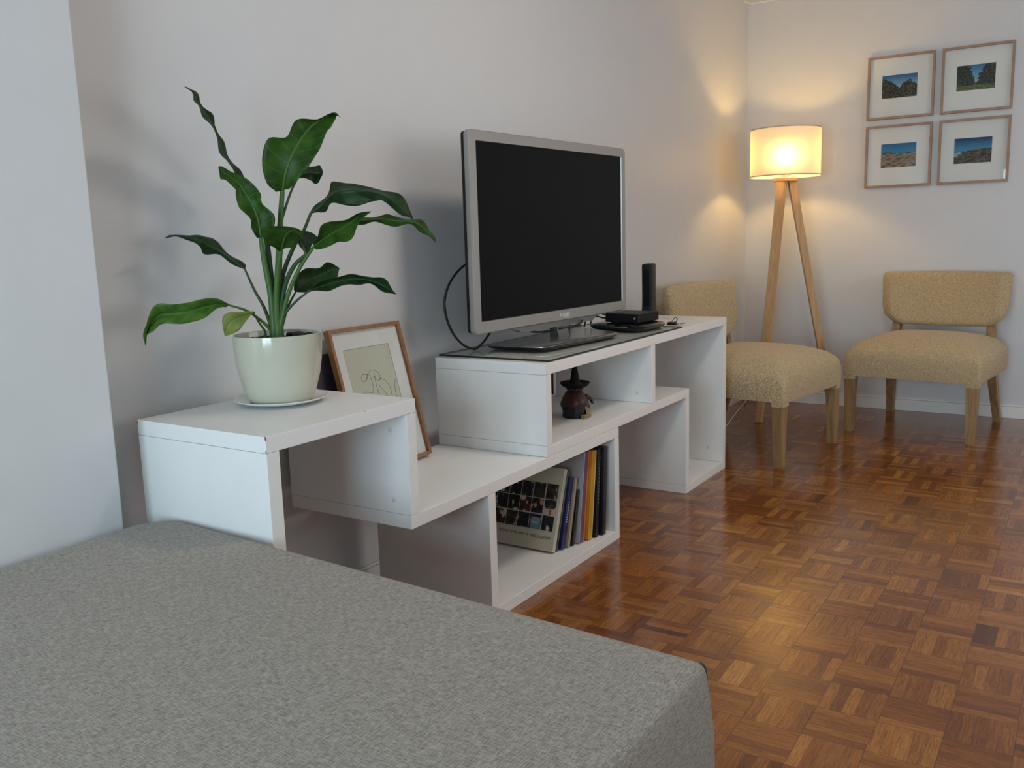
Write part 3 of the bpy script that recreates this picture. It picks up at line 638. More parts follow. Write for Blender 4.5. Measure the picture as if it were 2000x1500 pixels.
bm = bmesh.new(); add_tube(bm, [(0.093, -0.0100, 0.372), (0.093, -0.0100, 0.11)], 0.0005, 4); add_tube(bm, [(-0.108, -0.0100, 0.372), (0.093, -0.0100, 0.372)], 0.0004, 4); mesh_obj('paper_outline', bm, M['ink'], fd)
fk = thing('picture_frame', 'dark picture frame mostly hidden behind the plant pot and the framed drawing', 'picture', (0.630, -0.062, ZM+0.003))
fk.rotation_euler = (-0.145, 0, 0)
mesh_obj('frame', box(-0.13, 0.13, -0.012, 0, 0, 0.36, 0.002), M['ink'], fk); mesh_obj('print', box(-0.115, 0.115, -0.0128, -0.0121, 0.015, 0.345), mat('dark_violet_print', (0.035, 0.025, 0.045), 0.5), fk)

# ------------------------------------------------------------------ four landscape photos on the far wall
def sky(v_, lo, hi, h0): return lerp3(lo, hi, (v_-h0)/(1-h0))
def ph_hill(u_, v_):
    edge = 0.46+0.40*math.exp(-((u_-0.10)/0.24)**2)+0.24*math.exp(-((u_-0.80)/0.20)**2)+0.10*nz2(u_*9, 0.3)-0.04*(abs(u_-0.52) < 0.04)
    if v_ > edge: return sky(v_, (0.20, 0.42, 0.62), (0.008, 0.085, 0.30), 0.5)
    n_ = nz2(u_*14, v_*14, 4); return lerp3((0.004, 0.006, 0.003), (0.110, 0.095, 0.055), 0.40+n_*1.5-0.3*(v_-0.2))
def ph_alley(u_, v_):
    if v_ < 0.20+0.04*nz2(u_*5, 1): return lerp3((0.05, 0.065, 0.02), (0.17, 0.16, 0.07), 0.5+nz2(u_*9, v_*20, 2))
    gap = 0.012+0.34*max(0, v_-0.28)**1.35+0.07*nz2(v_*12, 3.3+(u_ > 0.5)*4)
    if v_ > 0.28 and abs(u_-0.50-0.02*v_) < gap: return sky(v_, (0.22, 0.48, 0.62), (0.01, 0.14, 0.36), 0.3)
    n_ = nz2(u_*16, v_*16, 7); return lerp3((0.002, 0.003, 0.002), (0.060, 0.065, 0.035), 0.35+1.4*n_)
def ph_desert(u_, v_):
    e = 0.575+0.03*nz2(u_*4, 5)+0.015*math.sin(u_*7)
    if v_ > e:
        if v_ < e+0.045 and (0.03 < u_ < 0.32 or 0.70 < u_ < 0.86 or 0.5 < u_ < 0.56): return (0.02, 0.04, 0.05)
        return sky(v_, (0.03, 0.24, 0.42), (0.010, 0.11, 0.32), e)
    n_ = nz2(u_*7, v_*18, 9); return lerp3((0.08, 0.055, 0.042), (0.34, 0.25, 0.185), 0.58+1.1*n_)
def ph_beach(u_, v_):
    h = 0.50+0.02*u_
    if v_ > h+0.04 or (v_ > h and u_ < 0.45): return sky(v_, (0.06, 0.28, 0.48), (0.004, 0.025, 0.13), h)
    land = 0.26+0.38*min(1, u_/0.55)**1.1-0.06*max(0, u_-0.55)+0.015*nz2(u_*8, 2)
    if v_ > land:
        n_ = nz2(u_*5, v_*26, 3); return lerp3((0.03, 0.11, 0.20), (0.42, 0.50, 0.58), (0.1+n_*1.8+1.2*(0.5-v_)*2))
    n_ = nz2(u_*7, v_*14, 12); return lerp3((0.020, 0.018, 0.017), (0.15, 0.12, 0.09), 0.5+1.1*n_)
# small dark frame in the taller unit's end compartment
ff = thing('picture_frame', 'small dark wooden picture frame standing in the bottom right compartment of the television unit', 'picture', (2.405, -0.400, T+0.004))
ff.rotation_euler = (-0.22, 0, 0); frame_parts(ff, 0.205, 0.26, 0.02, 0.016, M['ink'])
bm = bmesh.new(); add_bar(bm, (0, 0.002, 0.17), (0, 0.085, 0.016), 0.03, 0.03, 0.004, 0.004, side=(1, 0, 0)); mesh_obj('easel_strut', bm, M['ink'], ff)
YL, YR, ZT, ZB, YL2, YR2, ZT2, ZB2 = -0.7204, -1.0784, 2.0670, 1.7135, -1.1142, -1.4701, 1.6788, 1.3256
specs = [(YL, YR, ZT, ZB, ph_hill, (0.22, 0.745, 0.33, 0.69), 'upper left framed photo of dark bushy hills under blue sky, above the lamp side'),
         (YL2, YR2, ZT, ZB, ph_alley, (0.215, 0.75, 0.33, 0.71), 'upper right framed photo of a blue sky gap between two dark rows of trees'),
         (YL, YR, ZT2, ZB2, ph_desert, (0.24, 0.77, 0.32, 0.70), 'lower left framed photo of pale sand dunes under blue sky'),
         (YL2, YR2, ZT2, ZB2, ph_beach, (0.225, 0.755, 0.31, 0.70), 'lower right framed photo of a shoreline with white surf and dark sand')]
for (yl, yr, zt_, zb_, fn, (ua_, ub_, va_, vb_), lab) in specs:
    wd, ht = yl-yr, zt_-zb_
    fr = thing('framed_photo', lab, 'picture', (FARX-0.001, (yl+yr)/2, zb_), -PI/2, 'framed landscape photos on the far wall')
    frame_parts(fr, wd, ht, 0.0125, 0.026, M['framewood'])
    picture('photo', 90, 60, fn, (-wd/2+wd*ua_, -0.0093, ht*va_), (wd*(ub_-ua_), 0, 0), (0, 0, ht*(vb_-va_)), M['print'], fr)

# ------------------------------------------------------------------ tripod floor lamp
LX, LY = 4.10, -0.362
lamp = thing('floor_lamp', 'lit tripod floor lamp with wooden legs and cream drum shade in the corner', 'lamp', (LX, LY, 0))
zs0, zs1, rs_ = 1.400, 1.668, 0.196
bm = bmesh.new(); add_lathe(bm, [(rs_, zs0), (rs_, zs1)], 64); mesh_obj('lamp_shade', bm, M['shade'], lamp, smooth=180)
bm = bmesh.new()
for z in (zs0, zs1-0.006):
    bm = bmesh.new(); add_lathe(bm, [(rs_+0.0006, z), (rs_+0.0012, z), (rs_+0.0012, z+0.006), (rs_+0.0006, z+0.006), (rs_+0.0006, z)], 64)
    mesh_obj('shade_hem', bm, M['shadeband'], lamp, smooth=40)
bm = bmesh.new(); add_lathe(bm, [(0, 1.372), (0.066, 1.372), (0.069, 1.375), (0.069, 1.390), (0.066, 1.393), (0, 1.393)], 40); mesh_obj('top_plate', bm, M['lampwood'], lamp, smooth=40)
bm = bmesh.new(); add_lathe(bm, [(0, 1.393), (0.020, 1.393), (0.026, 1.415), (0.022, 1.43), (0.019, 1.45), (0.019, 1.475), (0, 1.475)], 24); mesh_obj('socket', bm, M['saucer'], lamp, smooth=40)
bm = bmesh.new(); add_lathe(bm, [(0, 1.476), (0.013, 1.476), (0.015, 1.488), (0.026, 1.503), (0.030, 1.520), (0.026, 1.538), (0.014, 1.548), (0, 1.551)], 24)
mesh_obj('bulb', bm, m_emit('lit_bulb', (1.0, 0.63, 0.21), 235.0), lamp, smooth=180)
bm = bmesh.new()
for k in range(3):
    a = 2*PI*k/3; add_tube(bm, [(0.02*math.cos(a), 0.02*math.sin(a), 1.425), (rs_*math.cos(a), rs_*math.sin(a), 1.408)], 0.0018, 6)
mesh_obj('shade_spider', bm, M['saucer'], lamp)
for (fx_, fy_) in ((3.81, -0.322), (4.245, -0.630), (4.36, -0.15)):
    dx, dy = fx_-LX, fy_-LY; l = math.hypot(dx, dy); bm = bmesh.new()
    add_bar(bm, (dx, dy, 0.0), (dx/l*0.040, dy/l*0.040, 1.374), 0.036, 0.046, 0.034, 0.042, side=(-dy, dx, 0)); bevel_all(bm, 0.003, 2, 40)
    for v in bm.verts: v.co.z = max(v.co.z, 0.0)
    mesh_obj('leg', bm, M['lampwood'], lamp)
tag(mesh_obj('lamp_cord', tube([(4.235, -0.10, 0.03), (4.36, -0.06, 0.008), (4.47, -0.04, 0.030), (4.485, -0.035, 0.012), (4.38, -0.055, 0.004), (4.20, -0.085, 0.004), (4.0, -0.123, 0.004), (3.8, -0.16, 0.004), (3.6, -0.19, 0.004), (3.3, -0.13, 0.004)], 0.003, 6), M['whitecable'], None, smooth=60), 'white power cord running along the floor into the corner behind the left chair', 'cord')

# ------------------------------------------------------------------ upholstered chairs (front faces -y)
def sup_ring(hx, y0, y1, z, rad, n=6, bulge=0.0):
    pts = []; cy, hy = (y0+y1)/2, (y1-y0)/2
    cs = (((hx-rad), (hy-rad), 0), (-(hx-rad), (hy-rad), 90), (-(hx-rad), -(hy-rad), 180), ((hx-rad), -(hy-rad), 270))
    for qi, (cx, cyy, a0) in enumerate(cs):
        for k in range(n+1):
            a = math.radians(a0+90*k/n); pts.append([cx+rad*math.cos(a), cyy+rad*math.sin(a)])
        nx = cs[(qi+1) % 4]; e = pts[-1]; a1 = math.radians(nx[2]); s_ = [nx[0]+rad*math.cos(a1), nx[1]+rad*math.sin(a1)]
        for k in range(1, 8): t = k/8; pts.append([e[0]+(s_[0]-e[0])*t, e[1]+(s_[1]-e[1])*t])
    out = []
    for x, y in pts:
        bx = bulge*(1-(y/hy)**2)*(1 if x > 0 else -1)*(abs(x)/hx)**2; by = bulge*0.6*(1-(x/hx)**2)*(1 if y > 0 else -1)*(abs(y)/hy)**2
        out.append((x+bx, cy+y+by, z))
    return out
def make_chair(label, loc, rz):
    c = thing('slipper_chair', label, 'chair', (*loc, 0), rz, 'beige upholstered chairs in the corner')
    y0, y1 = -0.030, 0.600; rings = []
    for ins, z, rad, bl in ((0.012, 0.308, 0.008, 0.0), (0.002, 0.309, 0.009, 0.002), (0.0, 0.335, 0.010, 0.008), (0.0, 0.370, 0.012, 0.014), (0.001, 0.405, 0.016, 0.020), (0.006, 0.430, 0.022, 0.022), (0.018, 0.453, 0.032, 0.020), (0.045, 0.479, 0.05, 0.016), (0.090, 0.503, 0.08, 0.008), (0.155, 0.520, 0.10, 0.0), (0.25, 0.527, 0.05, 0)):
        rings.append(sup_ring(0.337-ins, y0+ins, y1-ins*0.9, z, rad, 6, bl))
    bm = bmesh.new(); add_loft(bm, rings)
    seat = mesh_obj('seat', bm, M['tweed_seat'], c, smooth=60)
    # backrest
    bm = bmesh.new(); rings = []
    def w_of(z):                                                   # half width of the rounded-bottom back
        t = (z-0.525)/0.315
        return 0.341-0.020*(1-t)-0.075*max(0, 1-t/0.38)**2.2
    for z, ins in ((0.536, 0.030), (0.538, 0.012), (0.546, 0.003), (0.565, 0), (0.60, 0), (0.65, 0), (0.70, 0), (0.75, 0), (0.80, 0), (0.825, 0.003), (0.836, 0.012), (0.840, 0.028)):
        hw, hy = w_of(z)-ins, 0.043-min(ins, 0.03); ring = []; cy = 0.592+0.045*(z-0.525)/0.315
        ch, e = min(0.050, hy*1.3), min(0.012, hy*0.5)                 # broad slanted ends: the side panels of the wrap-around back
        R2 = [(hw-0.020, hy), (hw-0.006, hy-0.010), (hw, hy-0.026), (hw, 0.004), (hw-0.003, -0.006), (hw-ch+0.006, -hy+0.004), (hw-ch-0.008, -hy)]
        if hy < 0.02: R2 = [(hw-0.012, hy), (hw-0.006, hy*0.7), (hw, hy*0.3), (hw, 0.0), (hw-0.003, -hy*0.3), (hw-ch*0.6, -hy*0.8), (hw-ch, -hy)]
        N_ = 14
        base = [(x, y) for x, y in R2] + [(R2[-1][0]*(1-2*k/N_), -hy) for k in range(1, N_)] + [(-x, y) for x, y in R2[::-1]] + [(-R2[0][0]*(1-2*k/N_), hy) for k in range(1, N_)]
        for x, y in base: ring.append((x, y+cy-0.050*(abs(x)/0.335)**2.4, z+(0.010*(abs(x)/0.335)**2 if z < 0.6 else -0.005*(x/0.335)**2)))
        rings.append(ring)
    add_loft(bm, rings); back = mesh_obj('backrest', bm, M['tweed'], c, smooth=60)
    for s_ in (-1, 1):
        bm = bmesh.new(); add_bar(bm, (s_*0.306, 0.000, 0), (s_*0.303, 0.004, 0.335), 0.040, 0.058, 0.038, 0.056, side=(1, 0, 0)); bevel_all(bm, 0.003, 2, 40)
        for v in bm.verts: v.co.z = max(v.co.z, 0)
        mesh_obj('leg', bm, M['legwood'], c)
        bm = bmesh.new()
        pts = [((s_*0.290, 0.655, 0.0), 0.036, 0.040), ((s_*0.276, 0.600, 0.18), 0.042, 0.052), ((s_*0.262, 0.566, 0.33), 0.046, 0.058), ((s_*0.252, 0.572, 0.46), 0.044, 0.046), ((s_*0.248, 0.592, 0.56), 0.042, 0.036)]
        add_loft(bm, [[(p[0]+a*w_/2, p[1]+b*h_/2, p[2]) for a, b in ((-1, -1), (1, -1), (1, 1), (-1, 1))] for p, w_, h_ in pts]); bevel_all(bm, 0.003, 2, 40)
        for v in bm.verts: v.co.z = max(v.co.z, 0)
        mesh_obj('leg', bm, M['legwood'], c)
        # fabric turned down over the tops of the front legs
        bm = bmesh.new(); add_bar(bm, (s_*0.3045, 0.002, 0.288), (s_*0.303, 0.004, 0.330), 0.0585, 0.064, 0.056, 0.062, side=(1, 0, 0)); bevel_all(bm, 0.004, 2, 40)
        mesh_obj('leg_collar', bm, M['tweed'], c)
    mesh_obj('seat_rail', box(-0.245, 0.245, 0.555, 0.580, 0.325, 0.395), M['tweed'], c)
    return c
make_chair('beige tweed chair with wooden legs against the far wall under the framed photos', (3.769, -1.126), math.radians(-97.2))
make_chair('beige tweed chair with wooden legs beside the television unit, in front of the lamp', (3.17, -0.765), math.radians(-9.0))

# ------------------------------------------------------------------ potted plant
CX_, CY_ = 0.3008, -0.2266
sa = thing('saucer', 'small white saucer under the green plant pot', 'saucer', (CX_, CY_, H1))
bm = bmesh.new(); add_lathe(bm, [(0, 0.0), (0.062, 0.0), (0.066, 0.001), (0.098, 0.008), (0.112, 0.0135), (0.1135, 0.0152), (0.112, 0.0162), (0.097, 0.0112), (0.066, 0.0045), (0, 0.0042)], 64)
mesh_obj('dish', bm, M['saucer'], sa, smooth=50)
po = thing('potted_plant', 'leafy green plant in a glossy pale green ceramic pot on the low shelf unit', 'plant', (CX_, CY_, H1+0.0046))
PH = 0.168
bm = bmesh.new(); add_lathe(bm, [(0, 0), (0.068, 0), (0.075, 0.003), (0.081, 0.012), (0.0885, 0.035), (0.0975, 0.068), (0.1032, 0.102), (0.1056, 0.135), (0.1062, PH-0.003), (0.1062, PH-0.0008), (0.1050, PH), (0.1025, PH-0.0008), (0.1012, PH-0.006), (0.098, PH-0.045), (0.0, PH-0.045)], 80)
mesh_obj('pot', bm, M['pot'], po, smooth=50)
bm = bmesh.new(); add_lathe(bm, [(0, PH-0.012), (0.05, PH-0.013), (0.100, PH-0.016), (0.0998, PH-0.03), (0, PH-0.03)], 64)
bmesh.ops.subdivide_edges(bm, edges=bm.edges[:], cuts=2, use_grid_fill=True)
for v in bm.verts:
    if v.co.z > PH-0.018 and math.hypot(v.co.x, v.co.y) < 0.096: v.co.z += 0.007*noise.noise(v.co*60)
mesh_obj('soil', bm, M['soil'], po, smooth=60)
bm = bmesh.new()
for q in ((0.045, -0.03, 0.010), (0.060, -0.010, 0.012), (0.070, -0.035, 0.009), (0.055, 0.015, 0.008)):
    vs = bmesh.ops.create_icosphere(bm, subdivisions=2, radius=q[2])['verts']
    for v in vs: v.co = Vector((v.co.x*1.5+q[0], v.co.y+q[1], v.co.z*0.6+PH-0.008))+Vector((0, 0, 0.003*noise.noise(v.co*90)))
mesh_obj('bark_chips', bm, M['soil'], po, smooth=60)
off = Vector(po.location)
KIND = dict(A='leaf', B='leafdark', C='leafdark', D='leaf', E='leaf', F='leafdark', G='leaf', H='leafdark', I='leaf', J='leafdark', K='leafdark', L='leafdark', M='leaflight', N='leafyellow')
PR = dict(A=0.0098, D=0.0085, E=0.0078, C=0.0075, H=0.0058, B=0.0035, F=0.0068, G=0.0058, I=0.0030, J=0.0038, K=0.0038, L=0.0042, M=0.0040, N=0.0028)
def build_leaf(key_, rows, pet):
    bm = bmesh.new(); NW = 5; cm = [catmull([r_[j] for r_ in rows], 7) for j in range(3)]; uvs = []; G_ = []
    n = len(cm[0])
    for i in range(n):
        m_, l_, r_ = cm[0][i], cm[1][i], cm[2][i]; row = []; ph = sum(map(ord, key_))
        for k in range(-NW, NW+1):
            t = abs(k)/NW; e = l_ if k < 0 else r_; p = m_.lerp(e, t)
            nrm = (l_-r_).cross(cm[0][min(i+1, n-1)]-cm[0][max(i-1, 0)])
            if nrm.length > 1e-9: p = p+nrm.normalized()*(0.10*(e-m_).length*math.sin(PI*t)+0.004*t*t*math.sin(i*0.42+ph+(k > 0)*1.7)*min(1, (e-m_).length/0.012))
            v = bm.verts.new(p-off); row.append(v); uvs.append((k/NW, i/(n-1), 0))
        G_.append(row)
    bm.verts.index_update()
    for a, b in zip(G_, G_[1:]):
        for k in range(2*NW): bm.faces.new((a[k], a[k+1], b[k+1], b[k]))
    me = bpy.data.meshes.new('leaf'); bm.to_mesh(me); bm.free(); me.materials.append(M[KIND[key_]])
    at = me.attributes.new('leafuv', 'FLOAT_VECTOR', 'POINT')
    for i, q in enumerate(uvs): at.data[i].vector = q
    for p in me.polygons: p.use_smooth = True
    o = bpy.data.objects.new('leaf', me); COL.objects.link(o); o.parent = po
    s_ = o.modifiers.new('thickness', 'SOLIDIFY'); s_.thickness = 0.0007; s_.offset = 0
    if key_ == 'N': o['label'] = 'small yellowing leaf'
    st = catmull(pet, 6); base = st[0]; st = [base+Vector((0, 0, -0.035))]+st; r0 = PR[key_]
    bm = bmesh.new(); add_tube(bm, [p-off for p in st], lambda t: r0*(1.15-0.55*t), 10)
    mid_ = cm[0]; add_tube(bm, [p-off for p in mid_[:int(n*0.9)]], lambda t: r0*0.42*(1-0.85*t), 8)
    mesh_obj('stem', bm, M['stemdark'] if KIND[key_] == 'leafdark' else M['stem'], o, smooth=80)
